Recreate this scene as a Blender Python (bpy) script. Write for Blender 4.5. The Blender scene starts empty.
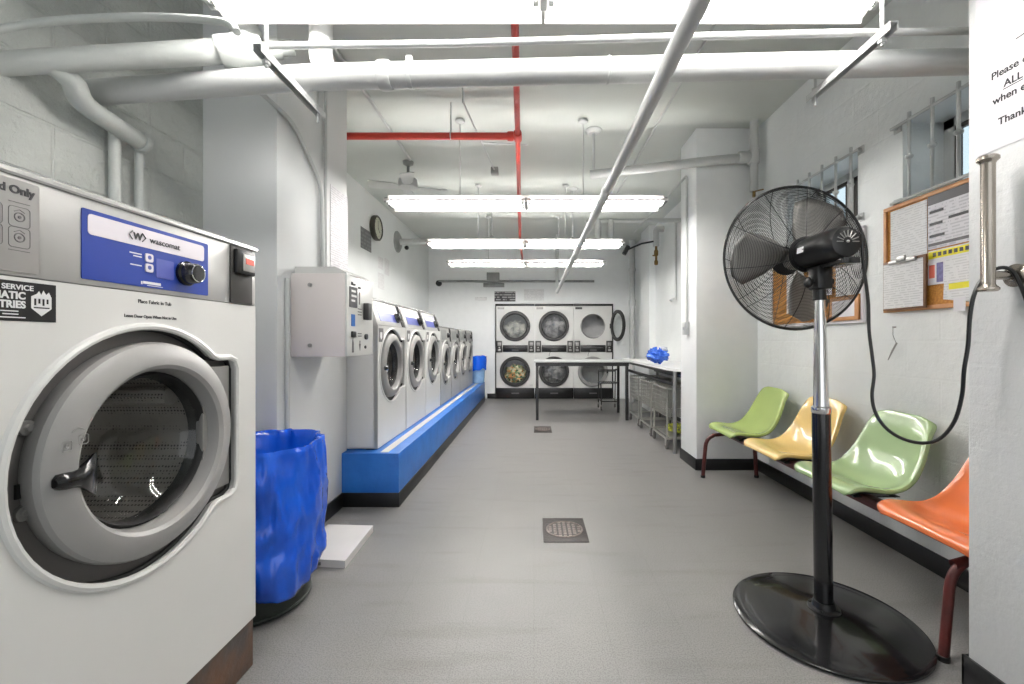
import bpy, bmesh, math, random
from mathutils import Matrix, Vector, noise as mnoise
random.seed(7)
PI = math.pi
C = bpy.context.scene.collection
F_PX, VX, VY, EYE = 430.0, 534.0, 341.0, 1.2

def lin(c):
    def f(v):
        v = v / 255.0
        return v / 12.92 if v <= 0.04045 else ((v + 0.055) / 1.055) ** 2.4
    return tuple(f(v) for v in c) + (1.0,)

# ------------------------------------------------------------------ materials
def mat(name, rgb, rough=0.5, metal=0.0, var=0.0, vscale=8.0, bump=0.0, bscale=40.0,
        coat=0.0, rgb2=None, spec=0.5, detail=4.0):
    m = bpy.data.materials.new(name); m.use_nodes = True
    nt = m.node_tree; b = nt.nodes['Principled BSDF']
    b.inputs['Roughness'].default_value = rough
    b.inputs['Metallic'].default_value = metal
    b.inputs['Coat Weight'].default_value = coat
    b.inputs['Specular IOR Level'].default_value = spec
    tc = nt.nodes.new('ShaderNodeTexCoord')
    n = nt.nodes.new('ShaderNodeTexNoise'); n.inputs['Scale'].default_value = vscale; n.inputs['Detail'].default_value = detail
    nt.links.new(tc.outputs['Object'], n.inputs['Vector'])
    r = nt.nodes.new('ShaderNodeValToRGB')
    c = lin(rgb)
    if rgb2 is None:
        k = 1.0 - var
        c2 = (c[0]*k, c[1]*k, c[2]*k, 1)
    else:
        c2 = lin(rgb2)
    r.color_ramp.elements[0].position = 0.35; r.color_ramp.elements[0].color = c2
    r.color_ramp.elements[1].position = 0.65; r.color_ramp.elements[1].color = c
    nt.links.new(n.outputs['Fac'], r.inputs['Fac'])
    nt.links.new(r.outputs['Color'], b.inputs['Base Color'])
    if bump > 0:
        n2 = nt.nodes.new('ShaderNodeTexNoise'); n2.inputs['Scale'].default_value = bscale; n2.inputs['Detail'].default_value = 5
        nt.links.new(tc.outputs['Object'], n2.inputs['Vector'])
        bp = nt.nodes.new('ShaderNodeBump'); bp.inputs['Strength'].default_value = bump; bp.inputs['Distance'].default_value = 0.02
        nt.links.new(n2.outputs['Fac'], bp.inputs['Height'])
        nt.links.new(bp.outputs['Normal'], b.inputs['Normal'])
    return m

def mat_block(name, rgb, plane='yz', rough=0.55, w=0.40, h=0.20, strength=0.6, nbump=0.5, var=0.06):
    """painted masonry: mortar joints and lumpy paint as bump"""
    m = mat(name, rgb, rough, var=var, vscale=2.5)
    nt = m.node_tree; b = nt.nodes['Principled BSDF']
    tc = nt.nodes.new('ShaderNodeTexCoord'); sp = nt.nodes.new('ShaderNodeSeparateXYZ'); cb = nt.nodes.new('ShaderNodeCombineXYZ')
    nt.links.new(tc.outputs['Object'], sp.inputs[0])
    nt.links.new(sp.outputs['Y' if plane == 'yz' else 'X'], cb.inputs[0]); nt.links.new(sp.outputs['Z'], cb.inputs[1])
    br = nt.nodes.new('ShaderNodeTexBrick'); br.inputs['Scale'].default_value = 1.0
    br.inputs['Brick Width'].default_value = w; br.inputs['Row Height'].default_value = h
    br.inputs['Mortar Size'].default_value = 0.008; br.inputs['Mortar Smooth'].default_value = 0.6
    nt.links.new(cb.outputs[0], br.inputs['Vector'])
    n2 = nt.nodes.new('ShaderNodeTexNoise'); n2.inputs['Scale'].default_value = 14; n2.inputs['Detail'].default_value = 8
    n2.inputs['Roughness'].default_value = 0.65
    nt.links.new(tc.outputs['Object'], n2.inputs['Vector'])
    mx = nt.nodes.new('ShaderNodeMath'); mx.operation = 'MULTIPLY_ADD'
    mx.inputs[1].default_value = -strength; nt.links.new(br.outputs['Fac'], mx.inputs[0])
    ml = nt.nodes.new('ShaderNodeMath'); ml.operation = 'MULTIPLY'; ml.inputs[1].default_value = nbump
    nt.links.new(n2.outputs['Fac'], ml.inputs[0]); nt.links.new(ml.outputs[0], mx.inputs[2])
    bp = nt.nodes.new('ShaderNodeBump'); bp.inputs['Strength'].default_value = 0.9; bp.inputs['Distance'].default_value = 0.014
    nt.links.new(mx.outputs[0], bp.inputs['Height']); nt.links.new(bp.outputs['Normal'], b.inputs['Normal'])
    return m

def mat_floor():
    m = bpy.data.materials.new('speckled_vinyl_tile'); m.use_nodes = True
    nt = m.node_tree; b = nt.nodes['Principled BSDF']; L = nt.links.new
    tc = nt.nodes.new('ShaderNodeTexCoord')
    n1 = nt.nodes.new('ShaderNodeTexNoise'); n1.inputs['Scale'].default_value = 185; n1.inputs['Detail'].default_value = 2
    L(tc.outputs['Object'], n1.inputs['Vector'])
    r1 = nt.nodes.new('ShaderNodeValToRGB')
    e = r1.color_ramp.elements
    e[0].position = 0.34; e[0].color = lin((116, 116, 115)); e[1].position = 0.60; e[1].color = lin((140, 139, 137))
    L(n1.outputs['Fac'], r1.inputs['Fac'])
    n2 = nt.nodes.new('ShaderNodeTexNoise'); n2.inputs['Scale'].default_value = 1.6; n2.inputs['Detail'].default_value = 6
    L(tc.outputs['Object'], n2.inputs['Vector'])
    r2 = nt.nodes.new('ShaderNodeValToRGB'); e = r2.color_ramp.elements
    e[0].position = 0.3; e[0].color = (0.86, 0.86, 0.86, 1); e[1].position = 0.7; e[1].color = (1.04, 1.03, 1.02, 1)
    L(n2.outputs['Fac'], r2.inputs['Fac'])
    mu = nt.nodes.new('ShaderNodeMix'); mu.data_type = 'RGBA'; mu.blend_type = 'MULTIPLY'; mu.inputs[0].default_value = 1
    L(r1.outputs['Color'], mu.inputs[6]); L(r2.outputs['Color'], mu.inputs[7])
    br = nt.nodes.new('ShaderNodeTexBrick'); br.offset = 0.0; br.inputs['Scale'].default_value = 1
    br.inputs['Brick Width'].default_value = 0.305; br.inputs['Row Height'].default_value = 0.305
    br.inputs['Mortar Size'].default_value = 0.0022; br.inputs['Mortar Smooth'].default_value = 0.3
    br.inputs['Color1'].default_value = (1, 1, 1, 1); br.inputs['Color2'].default_value = (0.975, 0.975, 0.98, 1)
    br.inputs['Mortar'].default_value = (0.90, 0.90, 0.90, 1)
    L(tc.outputs['Object'], br.inputs['Vector'])
    mu2 = nt.nodes.new('ShaderNodeMix'); mu2.data_type = 'RGBA'; mu2.blend_type = 'MULTIPLY'; mu2.inputs[0].default_value = 1
    L(mu.outputs[2], mu2.inputs[6]); L(br.outputs['Color'], mu2.inputs[7])
    # faint scuffs
    n3 = nt.nodes.new('ShaderNodeTexNoise'); n3.inputs['Scale'].default_value = 5; n3.inputs['Detail'].default_value = 8
    mp = nt.nodes.new('ShaderNodeMapping'); mp.inputs['Scale'].default_value = (0.35, 2.2, 1)
    L(tc.outputs['Object'], mp.inputs['Vector']); L(mp.outputs[0], n3.inputs['Vector'])
    r3 = nt.nodes.new('ShaderNodeValToRGB'); e = r3.color_ramp.elements
    e[0].position = 0.30; e[0].color = (0.90, 0.89, 0.88, 1); e[1].position = 0.45; e[1].color = (1, 1, 1, 1)
    L(n3.outputs['Fac'], r3.inputs['Fac'])
    mu3 = nt.nodes.new('ShaderNodeMix'); mu3.data_type = 'RGBA'; mu3.blend_type = 'MULTIPLY'; mu3.inputs[0].default_value = 1
    L(mu2.outputs[2], mu3.inputs[6]); L(r3.outputs['Color'], mu3.inputs[7])
    L(mu3.outputs[2], b.inputs['Base Color'])
    rr = nt.nodes.new('ShaderNodeMapRange'); rr.inputs[3].default_value = 0.26; rr.inputs[4].default_value = 0.46; b.inputs['Specular IOR Level'].default_value = 0.32
    L(n2.outputs['Fac'], rr.inputs[0]); L(rr.outputs[0], b.inputs['Roughness'])
    bp = nt.nodes.new('ShaderNodeBump'); bp.inputs['Strength'].default_value = 0.04; bp.inputs['Distance'].default_value = 0.01
    n4 = nt.nodes.new('ShaderNodeTexNoise'); n4.inputs['Scale'].default_value = 9; L(tc.outputs['Object'], n4.inputs['Vector'])
    L(n4.outputs['Fac'], bp.inputs['Height']); L(bp.outputs['Normal'], b.inputs['Normal'])
    return m

def mat_emit(name, rgb, strength):
    m = bpy.data.materials.new(name); m.use_nodes = True
    b = m.node_tree.nodes['Principled BSDF']
    b.inputs['Base Color'].default_value = (0.9, 0.9, 0.9, 1)
    b.inputs['Emission Color'].default_value = lin(rgb); b.inputs['Emission Strength'].default_value = strength
    return m

def mat_glass(name, tint=(230, 235, 235), gloss=0.10, rough=0.02):
    m = bpy.data.materials.new(name); m.use_nodes = True
    nt = m.node_tree; nt.nodes.remove(nt.nodes['Principled BSDF']); out = nt.nodes['Material Output']
    t = nt.nodes.new('ShaderNodeBsdfTransparent'); t.inputs[0].default_value = lin(tint)
    g = nt.nodes.new('ShaderNodeBsdfGlossy'); g.inputs['Roughness'].default_value = rough
    lw = nt.nodes.new('ShaderNodeLayerWeight'); lw.inputs['Blend'].default_value = 0.5
    pw = nt.nodes.new('ShaderNodeMath'); pw.operation = 'POWER'; pw.inputs[1].default_value = 4.0
    ad = nt.nodes.new('ShaderNodeMath'); ad.operation = 'ADD'; ad.inputs[1].default_value = gloss; ad.use_clamp = True
    mx = nt.nodes.new('ShaderNodeMixShader')
    nt.links.new(lw.outputs['Facing'], pw.inputs[0]); nt.links.new(pw.outputs[0], ad.inputs[0]); nt.links.new(ad.outputs[0], mx.inputs[0])
    nt.links.new(t.outputs[0], mx.inputs[1]); nt.links.new(g.outputs[0], mx.inputs[2]); nt.links.new(mx.outputs[0], out.inputs[0])
    return m

def mat_perf(name, rgb, scale=70):
    """perforated sheet steel"""
    m = mat(name, rgb, 0.35, 0.25, var=0.1)
    nt = m.node_tree; b = nt.nodes['Principled BSDF']
    tc = nt.nodes.new('ShaderNodeTexCoord'); v = nt.nodes.new('ShaderNodeTexVoronoi'); v.inputs['Scale'].default_value = scale
    v.inputs['Randomness'].default_value = 0.15
    nt.links.new(tc.outputs['Object'], v.inputs['Vector'])
    r = nt.nodes.new('ShaderNodeValToRGB'); e = r.color_ramp.elements
    e[0].position = 0.24; e[0].color = (0.05, 0.05, 0.05, 1); e[1].position = 0.36; e[1].color = lin(rgb)
    nt.links.new(v.outputs['Distance'], r.inputs['Fac']); nt.links.new(r.outputs['Color'], b.inputs['Base Color'])
    return m

def mat_print(name, paper, ink, axis, row=0.016, fill=0.45, word=0.05, amount=0.30):
    """a printed page: rows of small illegible words. axis = horizontal object axis ('X' or 'Y')"""
    m = mat(name, paper, 0.7, var=0.03, vscale=6)
    nt = m.node_tree; b = nt.nodes['Principled BSDF']; L = nt.links.new
    src = b.inputs['Base Color'].links[0].from_socket
    tc = nt.nodes.new('ShaderNodeTexCoord'); sp = nt.nodes.new('ShaderNodeSeparateXYZ'); L(tc.outputs['Object'], sp.inputs[0])
    d = nt.nodes.new('ShaderNodeMath'); d.operation = 'DIVIDE'; d.inputs[1].default_value = row; L(sp.outputs['Z'], d.inputs[0])
    fr = nt.nodes.new('ShaderNodeMath'); fr.operation = 'FRACT'; L(d.outputs[0], fr.inputs[0])
    fl = nt.nodes.new('ShaderNodeMath'); fl.operation = 'FLOOR'; L(d.outputs[0], fl.inputs[0])
    lt = nt.nodes.new('ShaderNodeMath'); lt.operation = 'LESS_THAN'; lt.inputs[1].default_value = fill; L(fr.outputs[0], lt.inputs[0])
    dw = nt.nodes.new('ShaderNodeMath'); dw.operation = 'DIVIDE'; dw.inputs[1].default_value = word; L(sp.outputs[axis], dw.inputs[0])
    cb = nt.nodes.new('ShaderNodeCombineXYZ'); L(dw.outputs[0], cb.inputs[0]); L(fl.outputs[0], cb.inputs[1])
    n = nt.nodes.new('ShaderNodeTexNoise'); n.inputs['Scale'].default_value = 1.7; n.inputs['Detail'].default_value = 3; L(cb.outputs[0], n.inputs['Vector'])
    gt = nt.nodes.new('ShaderNodeMath'); gt.operation = 'GREATER_THAN'; gt.inputs[1].default_value = 0.46; L(n.outputs['Fac'], gt.inputs[0])
    mu = nt.nodes.new('ShaderNodeMath'); mu.operation = 'MULTIPLY'; L(lt.outputs[0], mu.inputs[0]); L(gt.outputs[0], mu.inputs[1])
    am = nt.nodes.new('ShaderNodeMath'); am.operation = 'MULTIPLY'; am.inputs[1].default_value = amount; L(mu.outputs[0], am.inputs[0])
    mx = nt.nodes.new('ShaderNodeMix'); mx.data_type = 'RGBA'; L(am.outputs[0], mx.inputs[0]); L(src, mx.inputs[6]); mx.inputs[7].default_value = lin(ink)
    L(mx.outputs[2], b.inputs['Base Color'])
    return m

def mat_patches(name, cols, scale=14, rough=0.85, bump=0.4):
    m = mat(name, cols[0], rough, bump=bump, bscale=30)
    nt = m.node_tree; b = nt.nodes['Principled BSDF']
    tc = nt.nodes.new('ShaderNodeTexCoord'); v = nt.nodes.new('ShaderNodeTexVoronoi'); v.inputs['Scale'].default_value = scale
    nt.links.new(tc.outputs['Object'], v.inputs['Vector'])
    r = nt.nodes.new('ShaderNodeValToRGB'); r.color_ramp.interpolation = 'CONSTANT'
    els = r.color_ramp.elements
    els[0].position = 0; els[0].color = lin(cols[0]); els[1].position = 1.0 / len(cols); els[1].color = lin(cols[1])
    for i in range(2, len(cols)):
        e = els.new(i / len(cols)); e.color = lin(cols[i])
    sp = nt.nodes.new('ShaderNodeSeparateColor'); nt.links.new(v.outputs['Color'], sp.inputs[0])
    nt.links.new(sp.outputs[0], r.inputs['Fac']); nt.links.new(r.outputs['Color'], b.inputs['Base Color'])
    return m

M = {}
M['floor'] = mat_floor()
M['ceiling'] = mat('ceiling_paint', (196, 200, 195), 0.45, var=0.06, vscale=1.5, bump=0.15, bscale=6)
M['wall'] = mat('wall_paint', (230, 233, 232), 0.42, var=0.05, vscale=2.0, bump=0.18, bscale=9)
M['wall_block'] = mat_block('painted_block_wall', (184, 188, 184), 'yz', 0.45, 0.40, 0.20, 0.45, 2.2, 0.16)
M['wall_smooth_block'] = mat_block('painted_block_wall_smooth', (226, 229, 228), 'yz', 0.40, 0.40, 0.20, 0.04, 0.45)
M['pillar_block'] = mat_block('painted_brick_pillar', (214, 216, 216), 'yz', 0.4, 0.20, 0.07, 0.02, 0.38)
M['column'] = mat('column_paint', (212, 214, 214), 0.6, var=0.04, vscale=2, bump=0.12, bscale=7)
M['far_panel'] = mat('far_wall_panel', (236, 238, 238), 0.45, var=0.03)
M['black_base'] = mat('black_rubber_base', (26, 26, 27), 0.35, var=0.3, vscale=5)
M['pipe'] = mat('white_pipe_paint', (186, 188, 187), 0.38, var=0.06, vscale=6, bump=0.12, bscale=14)
M['lag'] = mat('lagged_pipe_paint', (178, 182, 179), 0.5, var=0.10, vscale=7, bump=0.35, bscale=12)
M['red'] = mat('red_pipe_paint', (196, 58, 44), 0.35, var=0.12, vscale=10)
M['white_enamel'] = mat('white_enamel', (214, 214, 211), 0.28, var=0.03, vscale=3, coat=0.2)
M['pinkwhite'] = mat('warm_white_enamel', (220, 213, 211), 0.4, var=0.03, vscale=3)
M['greyside'] = mat('grey_enamel', (168, 170, 175), 0.38, var=0.05, vscale=3)
M['steel'] = mat('brushed_steel', (170, 169, 167), 0.34, 0.75, var=0.12, vscale=6)
M['steel_panel'] = mat('steel_panel', (176, 176, 174), 0.42, 0.35, var=0.06, vscale=5)
M['lidmetal'] = mat('rolled_lid_metal', (214, 214, 212), 0.22, 0.55, var=0.06, vscale=5)
M['ring'] = mat('door_ring_grey', (150, 149, 147), 0.38, 0.0, var=0.07, vscale=5)
M['ring_dark'] = mat('door_ring_dark', (58, 57, 57), 0.4, 0.2, var=0.15, vscale=8)
M['recess'] = mat('recess_grey', (100, 97, 95), 0.42, 0.0, var=0.10, vscale=5)
M['rim'] = mat('recess_rim', (150, 149, 147), 0.3, 0.3, var=0.05)
M['gasket'] = mat('black_gasket', (22, 22, 22), 0.5, var=0.2)
M['glass'] = mat_glass('door_glass', (246, 248, 247), 0.05)
M['pane'] = mat_glass('window_pane', (225, 235, 240), 0.04)
M['drum'] = mat_perf('perforated_drum', (178, 173, 168), 95)
M['drum_light'] = mat('galvanised_drum', (176, 176, 176), 0.4, 0.4, var=0.15, vscale=6)
M['drumback'] = mat('drum_back', (168, 160, 152), 0.3, 0.4, var=0.35, vscale=7)
M['blue'] = mat('blue_panel', (34, 62, 152), 0.3, var=0.08, vscale=10)
M['blue2'] = mat('violet_blue_panel', (86, 96, 170), 0.3, var=0.1, vscale=20)
M['band'] = mat('panel_band', (222, 216, 222), 0.35, var=0.02)
M['ink'] = mat('dark_ink', (38, 38, 42), 0.5, var=0.1)
M['white_ink'] = mat('white_ink', (225, 225, 225), 0.5, var=0.02)
M['black'] = mat('black_plastic', (24, 24, 25), 0.32, var=0.2, vscale=20)
M['black_gloss'] = mat('black_gloss', (20, 20, 22), 0.18, var=0.2, vscale=20, coat=0.3)
M['dark'] = mat('dark_cavity', (60, 58, 56), 0.6, var=0.2)
M['chrome'] = mat('chrome', (225, 225, 225), 0.08, 1.0, var=0.05)
M['redtag'] = mat('red_tag', (222, 96, 80), 0.45, var=0.08)
M['rust'] = mat('rusty_base', (74, 68, 64), 0.6, rgb2=(104, 74, 54), vscale=9, bump=0.2)
M['plinth'] = mat('blue_plinth_paint', (28, 100, 184), 0.34, rgb2=(40, 112, 196), vscale=7, bump=0.1, bscale=20)
M['ledge'] = mat('pale_ledge', (198, 196, 190), 0.5, var=0.12, vscale=6)
M['bag'] = mat('blue_plastic_bag', (10, 78, 200), 0.16, rgb2=(16, 92, 216), vscale=9, coat=0.4)
M['bagdark'] = mat('blue_bag_bundle', (34, 84, 196), 0.25, rgb2=(70, 120, 220), vscale=25, coat=0.2)
M['clearbag'] = mat('clear_bag', (205, 212, 224), 0.2, var=0.2, vscale=30)
M['bin'] = mat('dark_green_bin', (38, 46, 40), 0.45, var=0.15, vscale=8)
M['palebin'] = mat('translucent_bin', (128, 164, 204), 0.25, var=0.15, vscale=10)
M['slab'] = mat('white_board', (208, 206, 204), 0.5, var=0.04, vscale=5)
M['drain'] = mat('drain_plate', (62, 57, 55), 0.5, 0.3, var=0.25, vscale=14, bump=0.2, bscale=60)
M['drain_grate'] = mat('drain_grate', (140, 130, 124), 0.4, 0.5, var=0.4, vscale=60)
M['seat_green'] = mat('moulded_green', (170, 190, 112), 0.22, var=0.06, vscale=5, coat=0.5)
M['seat_yellow'] = mat('moulded_yellow', (232, 198, 122), 0.22, var=0.06, vscale=5, coat=0.5)
M['seat_sage'] = mat('moulded_sage', (160, 186, 134), 0.2, var=0.06, vscale=5, coat=0.5)
M['seat_orange'] = mat('moulded_orange', (228, 122, 64), 0.24, rgb2=(214, 112, 62), vscale=5, coat=0.4)
M['maroon'] = mat('maroon_paint', (96, 40, 36), 0.4, rgb2=(78, 34, 32), vscale=18, bump=0.1)
M['wood'] = mat('board_wood', (206, 152, 100), 0.5, rgb2=(186, 130, 84), vscale=12)
M['cork'] = mat('cork', (198, 140, 62), 0.8, rgb2=(170, 112, 46), vscale=90)
M['paper'] = mat('white_paper', (224, 222, 226), 0.7, var=0.03)
M['page_y'] = mat_print('printed_page', (222, 220, 224), (96, 96, 106), 'Y')
M['page_y2'] = mat_print('printed_form', (226, 226, 226), (120, 120, 122), 'Y', 0.013, 0.4, 0.05, 0.26)
M['page_x'] = mat_print('printed_notice', (226, 226, 226), (90, 90, 92), 'X', 0.03, 0.5, 0.08, 0.15)
M['dark_page_x'] = mat_print('dark_notice', (70, 70, 72), (180, 180, 180), 'X', 0.05, 0.5, 0.07, 0.8)
M['dark_page_y'] = mat_print('dark_notice_side', (110, 112, 112), (150, 150, 150), 'Y', 0.05, 0.5, 0.12, 0.4)
M['yellow'] = mat('yellow_marker', (232, 222, 40), 0.6, var=0.05)
M['pink'] = mat('salmon_print', (232, 120, 100), 0.6, var=0.06)
M['violet'] = mat('violet_print', (120, 116, 168), 0.6, var=0.4, vscale=60)
M['greyink'] = mat('grey_print', (104, 102, 104), 0.6, var=0.1)
M['clipwood'] = mat('clipboard_brown', (120, 84, 58), 0.55, var=0.2, vscale=20)
M['tube'] = mat_emit('lit_tube', (255, 253, 249), 31.0)
M['fixture'] = mat('fixture_enamel', (228, 222, 220), 0.35, var=0.02)
M['galv'] = mat('galvanised', (150, 152, 150), 0.45, 0.4, var=0.2, vscale=10)
M['brass'] = mat('old_brass', (140, 112, 66), 0.4, 0.7, var=0.35, vscale=25)
M['wire'] = mat('cart_wire', (176, 176, 170), 0.35, 0.5, var=0.15)
M['rubber'] = mat('grey_rubber', (108, 106, 104), 0.6, var=0.15)
M['tablewhite'] = mat('white_table_top', (226, 226, 224), 0.35, var=0.03)
M['tabledark'] = mat('dark_table_frame', (44, 44, 45), 0.45, var=0.15)
M['tablegrey'] = mat('grey_table_top', (176, 178, 178), 0.4, var=0.05)
M['nickel'] = mat('satin_nickel', (176, 168, 158), 0.26, 0.9, var=0.06, vscale=4)
M['fanblade'] = mat('aluminium_blade', (150, 148, 144), 0.42, 0.5, var=0.08, vscale=5)
M['laundry_pale'] = mat('pale_laundry', (206, 202, 194), 0.9, rgb2=(150, 150, 148), vscale=9, bump=0.6, bscale=14)
M['laundry_grey'] = mat('grey_laundry', (188, 184, 184), 0.9, rgb2=(110, 108, 112), vscale=8, bump=0.6, bscale=14)
M['laundry_dim'] = mat('dim_laundry', (150, 148, 148), 0.9, rgb2=(100, 100, 104), vscale=8, bump=0.6, bscale=14)
M['laundry_mix'] = mat_patches('mixed_laundry', [(206, 196, 160), (120, 150, 104), (212, 150, 90), (90, 116, 84), (226, 214, 180), (180, 176, 120)], 22)
M['clockface'] = mat('clock_face', (196, 198, 178), 0.4, var=0.04)
M['clockcase'] = mat('clock_case', (66, 64, 54), 0.4, var=0.15)
M['sash'] = mat('dark_sash', (66, 58, 52), 0.5, var=0.15)
M['jamb'] = mat('window_reveal', (190, 192, 190), 0.5, var=0.10, vscale=6, bump=0.2, bscale=12)
M['yellowtoy'] = mat('yellow_green_cloth', (196, 200, 40), 0.6, rgb2=(60, 66, 40), vscale=30)

# ------------------------------------------------------------------ mesh builder
def frame(facing, loc=(0, 0, 0)):
    """(a right, b up, c out) seen by somebody looking at a face that points in FACING"""
    a, b, c = {'+x': ((0, 1, 0), (0, 0, 1), (1, 0, 0)), '-x': ((0, -1, 0), (0, 0, 1), (-1, 0, 0)),
               '-y': ((1, 0, 0), (0, 0, 1), (0, -1, 0)), '+z': ((1, 0, 0), (0, 1, 0), (0, 0, 1)),
               'w': ((1, 0, 0), (0, 1, 0), (0, 0, 1))}[facing]
    m = Matrix.Identity(4)
    for i in range(3):
        m[i][0], m[i][1], m[i][2], m[i][3] = a[i], b[i], c[i], loc[i]
    return m

class B:
    def __init__(s, facing='w', loc=(0, 0, 0), m=None):
        s.bm = bmesh.new(); s.M = m if m is not None else frame(facing, loc); s.mi = 0
    def v(s, p):
        return s.bm.verts.new(s.M @ Vector(p))
    def f(s, vs):
        try:
            f = s.bm.faces.new(vs); f.material_index = s.mi; return f
        except ValueError:
            return None
    def box(s, x0, x1, y0, y1, z0, z1, bev=0.0, seg=2):
        P = [(x, y, z) for z in (z0, z1) for y in (y0, y1) for x in (x0, x1)]
        v = [s.v(p) for p in P]
        fs = [s.f([v[i] for i in q]) for q in ((0, 2, 3, 1), (4, 5, 7, 6), (0, 1, 5, 4), (2, 6, 7, 3), (0, 4, 6, 2), (1, 3, 7, 5))]
        if bev > 0:
            es = list({e for f in fs for e in f.edges})
            r = bmesh.ops.bevel(s.bm, geom=es, offset=bev, segments=seg, affect='EDGES', profile=0.5)
            for f in r['faces']:
                f.material_index = s.mi
        return s
    def ring_pts(s, c, u, w, r, seg):
        return [s.v(c + u * (r * math.cos(2*PI*i/seg)) + w * (r * math.sin(2*PI*i/seg))) for i in range(seg)]
    def tube(s, pts, r, seg=10, closed=False, caps=True):
        pts = [Vector(p) for p in pts]; n = len(pts)
        rs = r if isinstance(r, (list, tuple)) else [r] * n
        rings = []; u = None
        for i in range(n):
            if closed:
                t = (pts[(i+1) % n] - pts[i-1])
            else:
                t = pts[min(i+1, n-1)] - pts[max(i-1, 0)]
            t.normalize()
            if u is None:
                u = t.orthogonal().normalized()
            else:
                u = (u - t * u.dot(t))
                if u.length < 1e-6: u = t.orthogonal()
                u.normalize()
            w = t.cross(u)
            rings.append(s.ring_pts(pts[i], u, w, rs[i], seg))
        m = n if closed else n - 1
        for i in range(m):
            A, D = rings[i], rings[(i+1) % n]
            for k in range(seg):
                s.f([A[k], A[(k+1) % seg], D[(k+1) % seg], D[k]])
        if caps and not closed:
            s.f(list(reversed(rings[0]))); s.f(rings[-1])
        return s
    def cyl(s, p0, p1, r0, r1=None, seg=16, caps=True):
        return s.tube([p0, p1], [r0, r0 if r1 is None else r1], seg, False, caps)
    def lathe(s, prof, o=(0, 0, 0), axis=(0, 0, 1), seg=32, jitter=None):
        ax = Vector(axis).normalized(); u = ax.orthogonal().normalized(); w = ax.cross(u); o = Vector(o)
        rings = []
        for (r, h) in prof:
            if r < 1e-6:
                rings.append([s.v(o + ax * h)])
            else:
                ring = []
                for i in range(seg):
                    a = 2*PI*i/seg
                    p = o + ax * h + u * (r * math.cos(a)) + w * (r * math.sin(a))
                    if jitter: p = jitter(p, a, r, h)
                    ring.append(s.v(p))
                rings.append(ring)
        for A, D in zip(rings, rings[1:]):
            for k in range(seg):
                k2 = (k+1) % seg
                if len(A) == 1 and len(D) == 1: continue
                if len(A) == 1: s.f([A[0], D[k2], D[k]])
                elif len(D) == 1: s.f([A[k], A[k2], D[0]])
                else: s.f([A[k], A[k2], D[k2], D[k]])
        return s
    def extrude(s, prof, a0, a1):
        """closed profile of (b, c) extruded along a"""
        A = [s.v((a0, b, c)) for b, c in prof]; D = [s.v((a1, b, c)) for b, c in prof]; n = len(prof)
        for i in range(n):
            s.f([A[i], A[(i+1) % n], D[(i+1) % n], D[i]])
        s.f(list(reversed(A))); s.f(D)
        return s
    def prism(s, pts, c0, c1):
        """closed (a, b) outline between c0 and c1"""
        A = [s.v((a, b, c0)) for a, b in pts]; D = [s.v((a, b, c1)) for a, b in pts]; n = len(pts)
        for i in range(n):
            s.f([A[i], A[(i+1) % n], D[(i+1) % n], D[i]])
        s.f(list(reversed(A))); s.f(D)
        return s
    def plate(s, outer, holes, c0, c1):
        """flat plate with holes, through a filled 2-D curve"""
        cu = bpy.data.curves.new('tmp', 'CURVE'); cu.dimensions = '2D'; cu.fill_mode = 'BOTH'; cu.extrude = (c1 - c0) / 2
        for pl in [outer] + holes:
            sp = cu.splines.new('POLY'); sp.points.add(len(pl) - 1); sp.use_cyclic_u = True
            for q, p in zip(sp.points, pl): q.co = (p[0], p[1], 0, 1)
        s.from_curve(cu, Matrix.Translation((0, 0, (c0 + c1) / 2)))
        return s
    def from_curve(s, cu, m):
        o = bpy.data.objects.new('tmp', cu); C.objects.link(o)
        dg = bpy.context.evaluated_depsgraph_get(); dg.update()
        me = bpy.data.meshes.new_from_object(o.evaluated_get(dg))
        vs = [s.v(m @ v.co) for v in me.vertices]
        for p in me.polygons: s.f([vs[i] for i in p.vertices])
        bpy.data.objects.remove(o); bpy.data.curves.remove(cu); bpy.data.meshes.remove(me)
    def text(s, body, a, b, c, size, align='LEFT', bold=0.0, sx=1.0, rot=0.0):
        cu = bpy.data.curves.new('tmp', 'FONT'); cu.body = body; cu.size = size; cu.align_x = align; cu.extrude = 0.0004; cu.offset = bold
        s.from_curve(cu, Matrix.Translation((a, b, c)) @ Matrix.Rotation(rot, 4, 'Z') @ Matrix.Diagonal((sx, 1, 1, 1)))
        return s
    def ball(s, c, r, seg=16, rings=10, jit=None):
        r = r if isinstance(r, (list, tuple)) else (r, r, r); c = Vector(c); R = []
        for i in range(rings + 1):
            th = PI * i / rings; row = []
            for k in range(1 if i in (0, rings) else seg):
                ph = 2*PI*k/seg; d = Vector((math.sin(th)*math.cos(ph), math.sin(th)*math.sin(ph), math.cos(th)))
                q = 1.0 if jit is None else jit(d)
                row.append(s.v(c + Vector((d.x*r[0]*q, d.y*r[1]*q, d.z*r[2]*q))))
            R.append(row)
        for A, D in zip(R, R[1:]):
            for k in range(seg):
                k2 = (k+1) % seg
                if len(A) == 1: s.f([A[0], D[k], D[k2]])
                elif len(D) == 1: s.f([A[k], D[0], A[k2]])
                else: s.f([A[k], D[k], D[k2], A[k2]])
        return s
    def torus(s, c, axis, R, r, seg=48, sg=8, a0=0.0, a1=2*PI):
        ax = Vector(axis).normalized(); u = ax.orthogonal().normalized(); w = ax.cross(u); c = Vector(c)
        full = abs(a1 - a0 - 2*PI) < 1e-6; n = seg if full else seg + 1
        pts = [c + u*(R*math.cos(a0+(a1-a0)*i/seg)) + w*(R*math.sin(a0+(a1-a0)*i/seg)) for i in range(n)]
        return s.tube(pts, r, sg, closed=full)

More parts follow.
